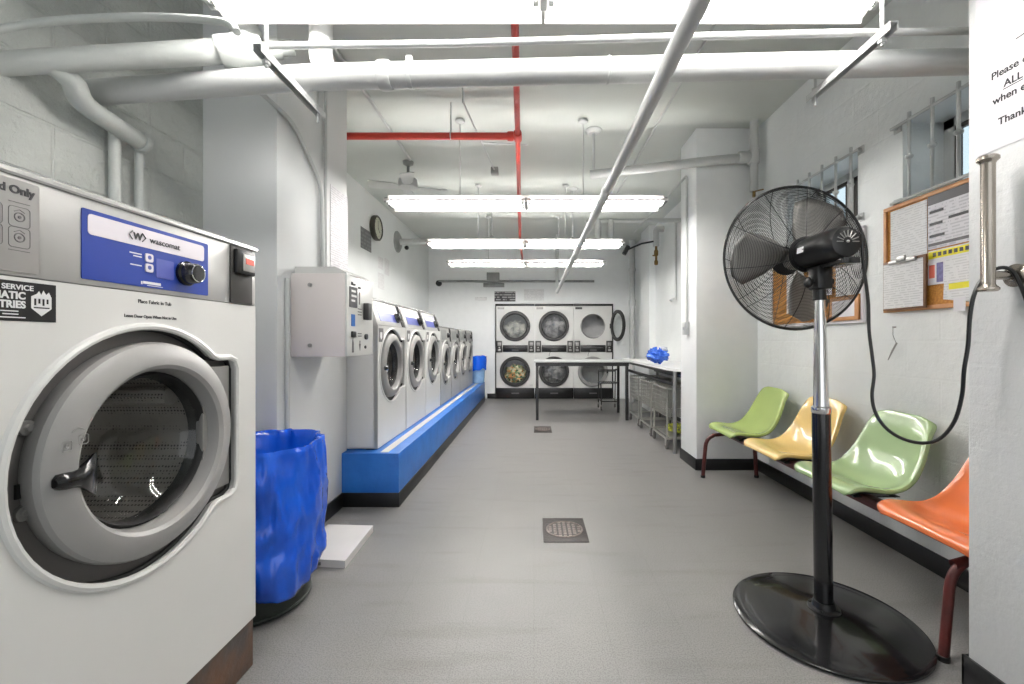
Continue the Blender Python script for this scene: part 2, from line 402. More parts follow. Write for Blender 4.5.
def smooth_path(pts, n=6):
    pts = [Vector(p) for p in pts]; out = []
    for i in range(len(pts) - 1):
        p0 = pts[max(i-1, 0)]; p1 = pts[i]; p2 = pts[i+1]; p3 = pts[min(i+2, len(pts)-1)]
        for k in range(n):
            t = k / n
            out.append(0.5*((2*p1)+(p2-p0)*t+(2*p0-5*p1+4*p2-p3)*t*t+(3*p1-p0-3*p2+p3)*t*t*t))
    out.append(pts[-1]); return out

def elbow(pts, rad, n=5):
    """polyline with rounded corners"""
    pts = [Vector(p) for p in pts]; out = [pts[0]]
    for i in range(1, len(pts)-1):
        a = (pts[i-1]-pts[i]).normalized(); b = (pts[i+1]-pts[i]).normalized()
        p, q = pts[i]+a*rad, pts[i]+b*rad
        for k in range(n+1):
            t = k/n; out.append(p*(1-t)**2 + pts[i]*2*t*(1-t) + q*t*t)
    out.append(pts[-1]); return out

OFF = {}
def link(o): C.objects.link(o); return o
def obj(name, b, mats, parent=None, label=None, angle=38):
    me = bpy.data.meshes.new(name)
    bmesh.ops.recalc_face_normals(b.bm, faces=b.bm.faces[:])
    off = OFF.get(parent.name, Vector((0, 0, 0))) if parent else Vector((0, 0, 0))
    if off.length > 0: bmesh.ops.translate(b.bm, verts=b.bm.verts[:], vec=-off)
    b.bm.to_mesh(me); b.bm.free()
    for m in (mats if isinstance(mats, (list, tuple)) else [mats]): me.materials.append(M[m])
    for p in me.polygons: p.use_smooth = True
    me.set_sharp_from_angle(angle=math.radians(angle))
    o = link(bpy.data.objects.new(name, me))
    if parent:
        o.parent = parent; OFF[o.name] = off
    if label: o['label'] = label
    return o
def thing(name, label, cat, loc=(0, 0, 0), group=None):
    o = link(bpy.data.objects.new(name, None)); o.empty_display_size = 0.1; o.location = loc
    o['label'] = label; o['category'] = cat
    if group: o['group'] = group
    OFF[o.name] = Vector(loc)
    return o
def tag(o, label, cat, group=None, kind=None):
    o['label'] = label; o['category'] = cat
    if group: o['group'] = group
    if kind: o['kind'] = kind
    return o
def struct(name, b, mats, label, cat='wall', parent=None):
    o = obj(name, b, mats, parent)
    if parent is None:
        o['kind'] = 'structure'; o['label'] = label; o['category'] = cat
    return o
def copy_tree(o, parent=None):
    c = o.copy(); C.objects.link(c)
    if parent: c.parent = parent
    for ch in list(o.children): copy_tree(ch, c)
    return c
def px(x, y, Y):
    return Vector(((x - VX) / F_PX * Y, Y, EYE - (y - VY) / F_PX * Y))
def circ(a, b, r, n=48):
    return [(a + r*math.cos(2*PI*i/n), b + r*math.sin(2*PI*i/n)) for i in range(n)]
def rrect(a0, a1, b0, b1, r, n=4):
    out = []
    for (cx, cy, s) in ((a1-r, b1-r, 0), (a0+r, b1-r, 1), (a0+r, b0+r, 2), (a1-r, b0+r, 3)):
        for k in range(n+1):
            t = PI/2*(s + k/n); out.append((cx+r*math.cos(t), cy+r*math.sin(t)))
    return out

# ------------------------------------------------------------------ room
XL, XL2, XR, XP, CEIL, YF, YB = -1.79, -2.2, 2.08, 1.51, 3.18, 8.97, -2.2
struct('floor', B().box(-2.6, 2.5, YB-0.1, 9.9, -0.1, 0), 'floor', 'grey speckled vinyl tile floor', 'floor')
struct('ceiling', B().box(-2.6, 2.5, YB-0.1, 9.9, CEIL, CEIL+0.1), 'ceiling', 'white painted ceiling', 'ceiling')
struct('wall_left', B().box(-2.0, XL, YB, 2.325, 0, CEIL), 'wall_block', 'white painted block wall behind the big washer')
struct('column', B().box(-2.3, -1.39, 2.325, 3.195, 0, CEIL, 0.004), 'column', 'square white column between the big washer and the washer row', 'column')
struct('wall_left_rear', B().box(-2.4, XL2, 3.195, 9.1, 0, CEIL), 'wall', 'white wall behind the row of washers')
b = B()
b.box(-2.2, -0.812, YF, 9.15, 0, CEIL).box(1.652, 2.3, YF, 9.15, 0, CEIL).box(-0.812, 1.652, YF, 9.15, 1.978, CEIL)
struct('wall_far', b, 'far_panel', 'white panelled far wall around the dryers')
W1, W2, WZ = (1.85, 2.425), (2.762, 3.52), (1.985, 2.432)
b = B()
b.box(XR, 2.42, YB, W1[0], 0, CEIL).box(XR, 2.42, W1[1], W2[0], 0, CEIL).box(XR, 2.42, W2[1], YF, 0, CEIL)
for w in (W1, W2):
    b.box(XR, 2.42, w[0], w[1], 0, WZ[0]).box(XR, 2.42, w[0], w[1], WZ[1], CEIL)
struct('wall_right', b, 'wall_smooth_block', 'white painted wall with two barred windows')
struct('pillar', B().box(XP, XR+0.02, 4.0, 4.42, 0, CEIL, 0.004), 'far_panel', 'white pillar beside the green chair', 'pillar')
struct('wall_pillar_near', B().box(XP, XR+0.02, 0.70, 1.496, 0, CEIL, 0.006), 'pillar_block', 'white painted brick pillar carrying the printed sign', 'pillar')
struct('wall_pilaster_rear', B().box(XR-0.11, XR+0.02, 7.35, 7.9, 0, CEIL), 'wall', 'shallow white pilaster near the dryers', 'pillar')
H = 0.105; t = 0.012
struct('baseboard_right', B().box(XR-t, XR, 1.50, 4.0, 0, H, 0.003), 'black_base', 'black base strip under the moulded chairs', 'baseboard')
struct('baseboard_right_rear', B().box(XR-t, XR, 4.42, YF, 0, H, 0.003), 'black_base', 'black base strip behind the white table', 'baseboard')
struct('baseboard_pillar', B().box(XP-t, XR, 4.0-t, 4.0, 0, H, 0.003).box(XP-t, XP, 4.0-t, 4.42, 0, H, 0.003), 'black_base', 'black base strip around the pillar beside the green chair', 'baseboard')
struct('baseboard_pillar_near', B().box(XP-t, XP, 0.70, 1.496+t, 0, H, 0.003).box(XP-t, XR, 1.496, 1.496+t, 0, H, 0.003), 'black_base', 'black base strip around the brick pillar', 'baseboard')
struct('baseboard_left', B().box(-1.39, -1.39+t, 2.325-t, 3.108, 0, H, 0.003).box(-1.79, -1.39+t, 2.325-t, 2.325, 0, H, 0.003), 'black_base', 'black base strip of the column', 'baseboard')
struct('baseboard_far', B().box(-0.975, -0.80, YF-t, YF, 0, H, 0.003), 'black_base', 'short black base strip beside the dryers', 'baseboard')

# windows in the right wall
for i, w in enumerate((W1, W2)):
    fr = B()
    x0, x1 = 2.31, 2.35
    fr.box(x0, x1, w[0], w[1], WZ[0], WZ[0]+0.05).box(x0, x1, w[0], w[1], WZ[1]-0.05, WZ[1])
    for yy in (w[0], (w[0]+w[1])/2-0.03, w[1]-0.06):
        fr.box(x0, x1, yy, yy+0.06, WZ[0], WZ[1])
    wn = struct('window_%d' % (i+1), fr, 'jamb', 'small high window above %s' % ('the clipboard notice board' if i == 0 else 'the board behind the fan'), 'window')
    wn['label'] = ['small high barred window above the clipboard', 'small high barred window behind the fan'][i]
    h = (w[1]-w[0])/2
    sb = B()
    for (y0, y1) in ((w[0]+0.06, w[0]+h-0.03), (w[0]+h+0.03, w[1]-0.06)):
        sb.box(2.315, 2.335, y0, y0+0.025, WZ[0]+.05, WZ[1]-.05).box(2.315, 2.335, y1-0.025, y1, WZ[0]+.05, WZ[1]-.05)
        sb.box(2.315, 2.335, y0, y1, WZ[0]+.05, WZ[0]+.075).box(2.315, 2.335, y0, y1, WZ[1]-.075, WZ[1]-.05)
    obj('sash', sb, 'sash', wn)
    obj('pane', B().box(2.322, 2.326, w[0]+.06, w[1]-.06, WZ[0]+.05, WZ[1]-.05), 'pane', wn)
    # wall guard bars stand a little off the wall
    g = thing('window_guard', ['white steel bars over the window above the clipboard', 'white steel bars over the window behind the fan'][i], 'window bars', (XR, (w[0]+w[1])/2, WZ[0]), 'window guards')
    gx = XR-0.03
    for zz in (WZ[0]+0.0, WZ[1]-0.02):
        rails = B()
        rails.cyl((gx, w[0]-0.05, zz), (gx, w[1]+0.045, zz), 0.009, seg=8)
        for yy in (w[0]-0.03, w[1]+0.03):
            rails.cyl((gx, yy, zz), (XR, yy, zz), 0.012, seg=8)
            rails.box(XR-0.006, XR-0.0005, yy-0.025, yy+0.025, zz-0.025, zz+0.025)
        obj('rail', rails, 'pipe', g)
    ys = [w[1]-0.075-0.137*k for k in range(4)] if i == 0 else [w[0]+0.02+0.14*k for k in range(6)]
    for yy in ys:
        bb = B().cyl((gx, yy, WZ[0]+0.0), (gx, yy, WZ[1]+0.02), 0.009, seg=8)
        bb.ball((gx, yy, (WZ[0]+WZ[1])/2), (0.02, 0.02, 0.016), 8, 6)
        for dy in (-1, 1): bb.cyl((gx, yy, (WZ[0]+WZ[1])/2), (gx-0.008, yy+dy*0.024, (WZ[0]+WZ[1])/2+0.014), 0.005, 0.002, 6)
        obj('bar', bb, 'pipe', g)

# ------------------------------------------------------------------ washers
def keyhole(da, db, R, hx, hz):
    th = math.asin(min(0.98, hz/R)); pts = []; n = 44
    for i in range(n+1):
        a = th + (2*PI-2*th)*i/n; pts.append((da+R*math.cos(a), db+R*math.sin(a)))
    r = 0.035*R/0.3
    pts += [(da+R*math.cos(th)+r*0.6, db-hz+r*.15), (da+hx-r, db-hz+r*.15), (da+hx-r*.3, db-hz+r*.45), (da+hx, db-hz+r*1.2),
            (da+hx, db+hz-r*1.2), (da+hx-r*.3, db+hz-r*.45), (da+hx-r, db+hz-r*.15), (da+R*math.cos(th)+r*0.6, db+hz-r*.15)]
    return pts

def make_washer(name, label, group, W, a0, a1, b0, pb0, pb1, slant, D, da, db, s, silver=False, big=False, KR=.328, KX=.375, RO=0.0):
    """a front loader seen from its front: a along the row, b up, c out of the front face"""
    fm = frame('+x')
    r = thing(name, label, 'washing machine', (0, 0, 0), group)
    NB = lambda: B(m=fm)
    body = 'steel_panel' if silver else 'white_enamel'
    top = pb1+0.020
    # cabinet: front plate with the keyhole opening, sides, back and top
    ra = da+RO*s
    kh = keyhole(da, db, KR*s, KX*s, 0.24*s)
    cb = NB(); cb.plate([(a0, b0), (a1, b0), (a1, pb0), (a0, pb0)], [kh], -0.035*s, 0)
    side = [(b0, -0.002), (pb0, -0.002), (pb1, -slant-0.002), (pb1, -D), (b0, -D)]
    cb.extrude(side, a0, a0+0.008).extrude(side, a1-0.008, a1)
    cb.box(a0, a1, b0, pb1, -D, -D+0.01).box(a0, a1, pb1-0.01, pb1, -D, -slant-.005).box(a0, a1, b0, b0+0.01, -D, -0.036)
    obj('cabinet', cb, body, r)
    obj('opening_rim', NB().tube([(a, b, 0.0) for a, b in kh], 0.008*s+0.002, 8, True), body, r)
    obj('groove_line', NB().tube([(ra+(a-ra)*.985, db+(b-db)*.985, -.026*s) for a, b in kh], 0.0075*s, 8, True), 'gasket', r)  # black tube draws the dark groove line inside the opening rim
    obj('recess', NB().plate([( a, b) for a, b in kh], [circ(ra, db, .212*s, 40)], -0.050*s, -0.036*s), 'recess' if big else 'ring_dark', r)
    # panel
    th = math.atan2(slant, pb1-pb0)
    pm = fm @ Matrix.Translation((0, pb0, 0)) @ Matrix.Rotation(-th, 4, 'X')
    ph = math.hypot(slant, pb1-pb0)
    PB = lambda: B(m=pm)
    pan = obj('control_panel', PB().box(a0+0.002, a1-0.002, 0.002, ph, -0.02, 0.0, 0.003), 'steel_panel', r)
    obj('lid', NB().extrude([(pb1, -D), (pb1, -slant+0.004), (pb1+0.004, -slant+0.008), (pb1+0.012, -slant+0.007), (pb1+0.018, -slant+0.0), (top, -slant-0.02), (top, -D)], a0-0.004, a1+0.004), 'lidmetal', r)
    # door: ring, gasket, bowl glass, handle, hinge
    prof = [(.282, -.036), (.286, -.02), (.286, -.002), (.281, .009), (.270, .016), (.236, .027), (.224, .027), (.214, .019), (.208, .0), (.203, -.040)]
    door = obj('door', NB().lathe([(q*s, h*s) for q, h in prof], (ra, db, 0), (0, 0, 1), 64 if big else 40), 'ring', r, angle=24)
    obj('gasket', NB().lathe([(.205*s, -.020*s), (.198*s, -.012*s), (.190*s, -.025*s), (.188*s, -.06*s), (.20*s, -.07*s)], (ra, db, 0), (0, 0, 1), 48), 'gasket', door)
    obj('glass', NB().lathe([(.196*s, -.018*s), (.184*s, -.045*s), (.160*s, -.085*s), (.115*s, -.105*s), (.05*s, -.112*s), (0, -.113*s)], (ra, db, 0), (0, 0, 1), 40), 'glass', door)
    h = NB()
    hp = [(-.270, -.012, .009, .010), (-.262, -.012, .017, .016), (-.248, -.013, .019, .019), (-.234, -.014, .019, .019), (-.220, -.015, .022, .018), (-.206, -.016, .030, .016), (-.192, -.018, .040, .012), (-.180, -.018, .048, .008), (-.172, -.018, .050, .004)]
    secs = []
    for (x, y, hh, dd) in hp:
        c0 = .024 if x < -.21 else .024 - (x+.21)*.25
        secs.append([h.v((ra+x*s, db+(y+hh*math.sin(q))*s, (c0+dd*max(-.4, math.cos(q)))*s)) for q in [2*PI*k/10 for k in range(10)]])
    for A, Dn in zip(secs, secs[1:]):
        for k in range(10): h.f([A[k], A[(k+1) % 10], Dn[(k+1) % 10], Dn[k]])
    h.f(list(reversed(secs[0]))); h.f(secs[-1])
    obj('door_handle', h, 'black_gloss', door)
    hg = NB(); hx_ = KX-.375
    hg.box(da+.20*s, da+(.355+hx_)*s, db-.20*s, db+.205*s, -.036*s, -.012*s, .004*s)
    obj('hinge', hg, 'rim' if not silver else 'ring', r)
    # drum
    dr = NB(); dr.lathe([(.215*s, -.06*s), (.255*s, -.10*s), (.26*s, -.14*s), (.26*s, -.48*s)], (ra, db, 0), (0, 0, 1), 40)
    for k in range(3):
        q = 2*PI*k/3+.5
        dr.tube([(ra+.235*s*math.cos(q), db+.235*s*math.sin(q), -.13*s), (ra+.235*s*math.cos(q), db+.235*s*math.sin(q), -.45*s)], .03*s, 8)
    drum = obj('drum', dr, 'drum', r)
    obj('drum_back', NB().lathe([(0, -.44*s), (.06*s, -.445*s), (.12*s, -.46*s), (.26*s, -.47*s)], (ra, db, 0), (0, 0, 1), 40), 'drumback', drum)
    for (q, w) in ((-.256, .106), (-.262, -.071)):
        bo = NB()
        bo.cyl((da+q*s, db+w*s, -.037*s), (da+q*s, db+w*s, -.028*s), .016*s, seg=14).cyl((da+q*s, db+w*s, -.028*s), (da+q*s, db+w*s, -.022*s), .008*s, seg=6)
        obj('stop_bolt', bo, 'steel', r)
    obj('latch', NB().box(da-.275*s, da-.246*s, db-.038*s, db-.008*s, -.037*s, -.030*s), 'gasket', r)
    # knob, coin slot, label panel
    if not silver:
        if big: A0, A1, B0, B1 = -.138, .243, .015, .178
        else: A0, A1, B0, B1 = a0+.09, a1-.13, .04, .175
        lp = obj('label_panel', PB().prism(rrect(A0, A1, B0, B1, .004), 0, .002), 'blue' if big else 'blue2', r)
        if big:
            obj('label_band', PB().prism(rrect(A0+.013, A1-.018, B1-.058, B1-.010, .008), .002, .003), 'band', lp)
        else:
            obj('label_band', PB().prism(rrect(A0+.01, A1-.01, B1-.062, B1-.006, .008), .002, .003), 'band', lp)
        ka = .155 if big else A1-.055
        kb = .072 if big else B0+.042
        ks = 1.0 if big else 1.25
        kn = obj('knob', PB().lathe([(.036*ks, .002), (.036*ks, .010), (.031*ks, .014), (.029*ks, .036), (.026*ks, .041), (0, .043)], (ka, kb, 0), (0, 0, 1), 28), 'black_gloss', r)
        if big:
            obj('knob_ring', PB().torus((ka, kb, .0405), (0, 0, 1), .0245, .0018, 28, 6), 'chrome', kn)
    q0, q1 = (.340, .452) if big else (a1-.10, a1-.02)
    cs = PB().box(q0, q1, .004, ph-.002, 0, .006, .002)
    coin = obj('coin_slot', cs, 'dark', r)
    obj('coin_head', PB().box(q0+.01, q1-.006, ph*.52, ph-.012, .006, .022 if big else .016, .005), 'black', coin)
    if big:
        obj('coin_plate', PB().box(q0+.035, q1-.014, ph*.58, ph-.026, .022, .025, .002), 'steel', coin)
        obj('coin_tag', PB().box(q0+.048, q1-.022, ph*.70, ph-.040, .025, .0265), 'redtag', coin)
    elif not silver:
        obj('coin_tag', PB().box(q0+.016, q1-.012, ph*.70, ph-.03, .016, .0175), 'greyink', coin)
    if not silver and not big:
        st = obj('sticker', NB().prism([(a0+.02, pb0-.125), (a0+.115, pb0-.125), (a0+.115, pb0-.02), (a0+.02, pb0-.02)], 0, .0015), 'greyink', r)
        obj('emblem', NB().prism([(a0+.045, pb0-.05), (a0+.09, pb0-.05), (a0+.09, pb0-.09), (a0+.0675, pb0-.108), (a0+.045, pb0-.09)], .0015, .002), 'white_ink', st)
    return r, fm, pm, ph

# the big washer in front: door centre is the row coordinate 0
BIGX, BIGY = -1.035, 1.12
r, fm, pm, ph = make_washer('washing_machine', 'big white front-loading washer with blue panel, standing beside the blue-lined trash bin', None,
    0.9, -0.46, 0.478, 0.18, 1.328, 1.53, 0.0, 0.72, 0.04, 0.911, 1.0, big=True, KX=.338, RO=.014)
BW = r
obj('plinth', B(m=fm).box(-0.46, 0.475, 0, 0.18, -0.70, -0.006, 0.004), 'rust', r)
lp = [o for o in r.children if o.name.startswith('label_panel')][0]
lp_c = .004
tx = B(m=pm)
tx.text('wascomat', .034, .136, lp_c, .0225, bold=.00015, sx=1.08)
obj('lettering', tx, 'ink', lp)
lg = B(m=pm)
lg.text('W', -.013, .136, lp_c, .024, bold=.0010)
for sgn, cx in ((-1, -.0185), (1, .0155)):
    lg.tube([(cx-sgn*.0035, .1555, lp_c), (cx+sgn*.0065, .1445, lp_c), (cx-sgn*.0035, .1335, lp_c)], .0014, 6)
obj('logo', lg, 'ink', lp)
for kk, bb in enumerate((.0945, .0675)):
    bt = obj('button', B(m=pm).prism(rrect(.021, .044, bb-.011, bb+.011, .005), .002, .005), 'band', lp)
    obj('icon', B(m=pm).cyl((.0325, bb+.001, .005), (.0325, bb+.001, .0056), .0055, seg=12), 'blue2', bt)
dl = B(m=pm)
for bb, w in ((.098, .034), (.091, .024), (.068, .032)):
    dl.box(.012-w, .012, bb, bb+.003, .002, .0026)
dl.box(.028, .076, .020, .0215, .002, .0026).box(.010, .014, .022, .030, .002, .0026).box(.016, .070, .024, .031, .002, .0024)
obj('small_print', dl, 'white_ink', lp)
obj('display', B(m=pm).prism(rrect(.055, .112, .046, .098, .003), .002, .0032), 'blue2', lp)
# left instruction plate and text
ip = obj('instruction_plate', B(m=pm).prism(rrect(-.455, -.223, .010, .194, .004), 0, .0035), 'steel', r)
obj('lettering', B(m=pm).text('d Only', -.292, .166, .0042, .0215, bold=.0008), 'ink', ip)
ic = B(m=pm)
for bb in (.120, .079):
    for a in (-.258, -.304):
        ic.tube([(q[0], q[1], .0036) for q in rrect(a-.018, a+.018, bb-.020, bb+.020, .006)], .0007, 4, True)
        ic.torus((a, bb, .0036), (0, 0, 1), .0085, .0012, 14, 4).cyl((a, bb, .0035), (a, bb, .0045), .003, seg=8)
        ic.tube([(a-.009, bb+.010, .0036), (a, bb+.015, .0036), (a+.009, bb+.010, .0036)], .0008, 4)
ic.box(-.276, -.240, .148, .1492, .0035, .004).box(-.276, -.240, .052, .0532, .0035, .004)
obj('icon', ic, 'greyink', ip)
st = obj('sticker', B(m=fm).prism([(-.46, 1.240), (-.190, 1.240), (-.190, 1.320), (-.46, 1.320)], 0, .0012), 'black', r)
sx = B(m=fm)
sx.text('SERVICE', -.232, 1.303, .0016, .0145, 'RIGHT', .0003, 1.02)
sx.text('MATIC', -.246, 1.2845, .0016, .020, 'RIGHT', .0007, .90)
sx.text('TRIES', -.246, 1.2665, .0016, .020, 'RIGHT', .0007, .90)
for bb, w in ((1.2585, .03), (1.2525, .026), (1.246, .046)):
    sx.box(-.258-w, -.258+(.012 if w > .04 else 0), bb, bb+.0022, .0012, .0016)
obj('lettering', sx, 'white_ink', st)
em = B(m=fm)
em.prism([(-.236, 1.292), (-.226, 1.298), (-.222, 1.304), (-.218, 1.296), (-.214, 1.306), (-.209, 1.297), (-.204, 1.303), (-.199, 1.292), (-.199, 1.268), (-.2175, 1.252), (-.236, 1.268)], .0012, .0017)
obj('emblem', em, 'white_ink', st)
ed = B(m=fm)
for i in range(4): ed.box(-.231+i*.0075, -.2275+i*.0075, 1.274+(i % 2)*.004, 1.288, .0017, .0020)
ed.box(-.232, -.203, 1.268, 1.2705, .0017, .0020)
obj('emblem_detail', ed, 'black', st)
ft = B(m=fm)
ft.text('Place Fabric in Tub', .055, 1.300, .0004, .0135, 'CENTER', .0002)
ft.text('Leave Door Open When Not in Use', .045, 1.261, .0004, .0115, 'CENTER', .0002, .92)
obj('lettering', ft, 'ink', r)
dm = B(m=fm)
for i, (a, b_) in enumerate(((-.206, .062), (-.172, .070))):
    dm.tube([(q[0], q[1], .0275) for q in rrect(a-.010, a+.010, b_-.011, b_+.010, .004)], .0011, 5, True)
    dm.torus((a, b_, .0275), (0, 0, 1), .004, .001, 10, 4)
dm.tube([(-.196, .090, .0275), (-.184, .098, .0275), (-.170, .092, .0275)], .001, 5)
dd = [o for o in r.children if o.name.startswith('door')][0]
bmesh.ops.translate(dm.bm, verts=dm.bm.verts[:], vec=fm.to_3x3() @ Vector((0.014, 0.911, 0)))
obj('lock_symbol', dm, 'steel', dd)
r.location = (BIGX, BIGY, 0)

# blue plinth under the row
PX, PY0, PY1, PZ = -0.977, 3.108, 8.56, 0.388
pb = B().box(-2.2, PX, PY0, PY1, 0.10, PZ, 0.006)
pl = struct('trim_1', pb, 'plinth', 'long blue painted plinth under the row of washers', 'plinth')
struct('baseboard', B().box(-1.385, PX+.004, PY0-.004, PY1, 0, .103, .002), 'black_base', '', parent=pl)
struct('ledge', B().box(-1.12, -1.062, PY0+.03, PY1-.05, PZ-.001, PZ+.003), 'ledge', '', parent=pl)

RX = -1.165
names3 = ['white washer with violet panel, closest to the column and the card machine', 'white washer with violet panel, the middle one of the three', 'white washer with violet panel, standing next to the first silver washer']
w0 = None
for i, yc in enumerate((3.555, 4.275, 4.99)):
    if w0 is None:
        w0, fm, pm, ph = make_washer('washing_machine', names3[0], 'white washers on the blue plinth', .70, -.347, .347, 0.008, .93, 1.125, .065, .72, -.02, .615, .905)
        ft4 = B(m=fm)
        for a in (-.31, .31):
            for c in (-.06, -.66): ft4.box(a-.03, a+.03, 0, .01, c-.03, c+.03)
        obj('foot', ft4, 'dark', w0)
        o = w0
    else:
        o = copy_tree(w0)
    o.location = (RX, yc, PZ); o['label'] = names3[i]
    if i == 0:
        # grey flank of the first machine
        pass
names4 = ['silver washer standing right after the three white washers', 'silver washer, second after the white ones', 'silver washer, third after the white ones', 'silver washer at the end of the row beside the blue bin']
s0 = None
for i, yc in enumerate((5.715, 6.42, 7.12, 7.82)):
    if s0 is None:
        s0, fm, pm, ph = make_washer('washing_machine', names4[0], 'silver washers on the blue plinth', .69, -.34, .34, 0.008, .80, .985, .02, .72, -.02, .53, .87, silver=True)
        ft4 = B(m=fm)
        for a in (-.30, .30):
            for c in (-.06, -.66): ft4.box(a-.03, a+.03, 0, .01, c-.03, c+.03)
        obj('foot', ft4, 'dark', s0)
        kn = B(m=pm)
        kn.lathe([(.036, 0), (.034, .02), (.028, .035), (0, .037)], (.12, .09, 0), (0, 0, 1), 18)
        obj('knob', kn, 'black', s0)
        lpn = obj('label_panel', B(m=pm).prism(rrect(-.26, .07, .03, .155, .006), 0, .002), 'galv', s0)
        o = s0
    else:
        o = copy_tree(s0)
    o.location = (RX, yc, PZ); o['label'] = names4[i]
    o.location.x = RX

# ------------------------------------------------------------------ card machine on the column
cm = thing('card_machine', 'white wall-mounted laundry card machine beside the first row washer', 'card machine', (-1.39, 2.64, 1.109))
cx1 = -1.066
obj('case', B().box(-1.388, cx1-.012, 2.45, 2.85, 1.109, 1.587, .006), 'pinkwhite', cm)
fp = obj('front_plate', B().box(cx1-.012, cx1, 2.452, 2.846, 1.112, 1.582, .004), 'white_enamel', cm)
obj('sloped_top', B('+x', (cx1, 0, 0)).extrude([(1.585, -.30), (1.585, -.004), (1.592, -.004), (1.625, -.07), (1.625, -.30)], 2.455, 2.85), 'white_enamel', cm)
q = B()
for z in (1.52, 1.175): q.cyl((-1.275, 2.45, z), (-1.275, 2.441, z), .011, seg=14).cyl((-1.275, 2.441, z), (-1.275, 2.438, z), .006, seg=10)
obj('lock', q, 'steel', cm)
FP = lambda: B('+x', (cx1, 2.452, 1.112))
scr = obj('screen', FP().prism(rrect(.03, .135, .285, .405, .004), 0, .004), 'ink', fp)
for i, w in enumerate((.06, .07, .05)): obj('screen_line', FP().box(.05, .05+w, .375-i*.028, .387-i*.028, .004, .005), 'white_ink', scr)
obj('blue_label', FP().prism(rrect(.055, .105, .175, .245, .003), 0, .003), 'plinth', fp, 'blue square label')
q = FP(); q.box(.055, .105, .415, .435, 0, .006, .002).box(.155, .190, .405, .418, 0, .006, .002).box(.05, .105, .110, .145, 0, .012, .004)
obj('slot', q, 'black', fp)
q = FP(); q.box(.23, .285, .22, .325, 0, .035, .004)
obj('bill_acceptor', q, 'ring_dark', fp)
obj('arrow', FP().prism([(.065, .02), (.09, .02), (.088, .08), (.0775, .105), (.067, .08)], 0, .002), 'greyink', fp)
obj('arrow', FP().prism([(.176, .09), (.176, .07), (.168, .07), (.180, .03), (.192, .07), (.184, .07), (.184, .09)], 0, .002), 'greyink', fp)
obj('strip', FP().box(.165, .18, .31, .385, 0, .002), 'greyink', fp)
q = FP(); q.cyl((.265, .115, 0), (.265, .115, .012), .018, seg=16).cyl((.26, .05, 0), (.26, .05, .006), .01, seg=12)
obj('button', q, 'ink', fp)
q = FP(); 
for b_ in (.28, .262, .245, .13, .115): q.box(.15, .205, b_, b_+.006, 0, .0012)
obj('small_print', q, 'greyink', fp)

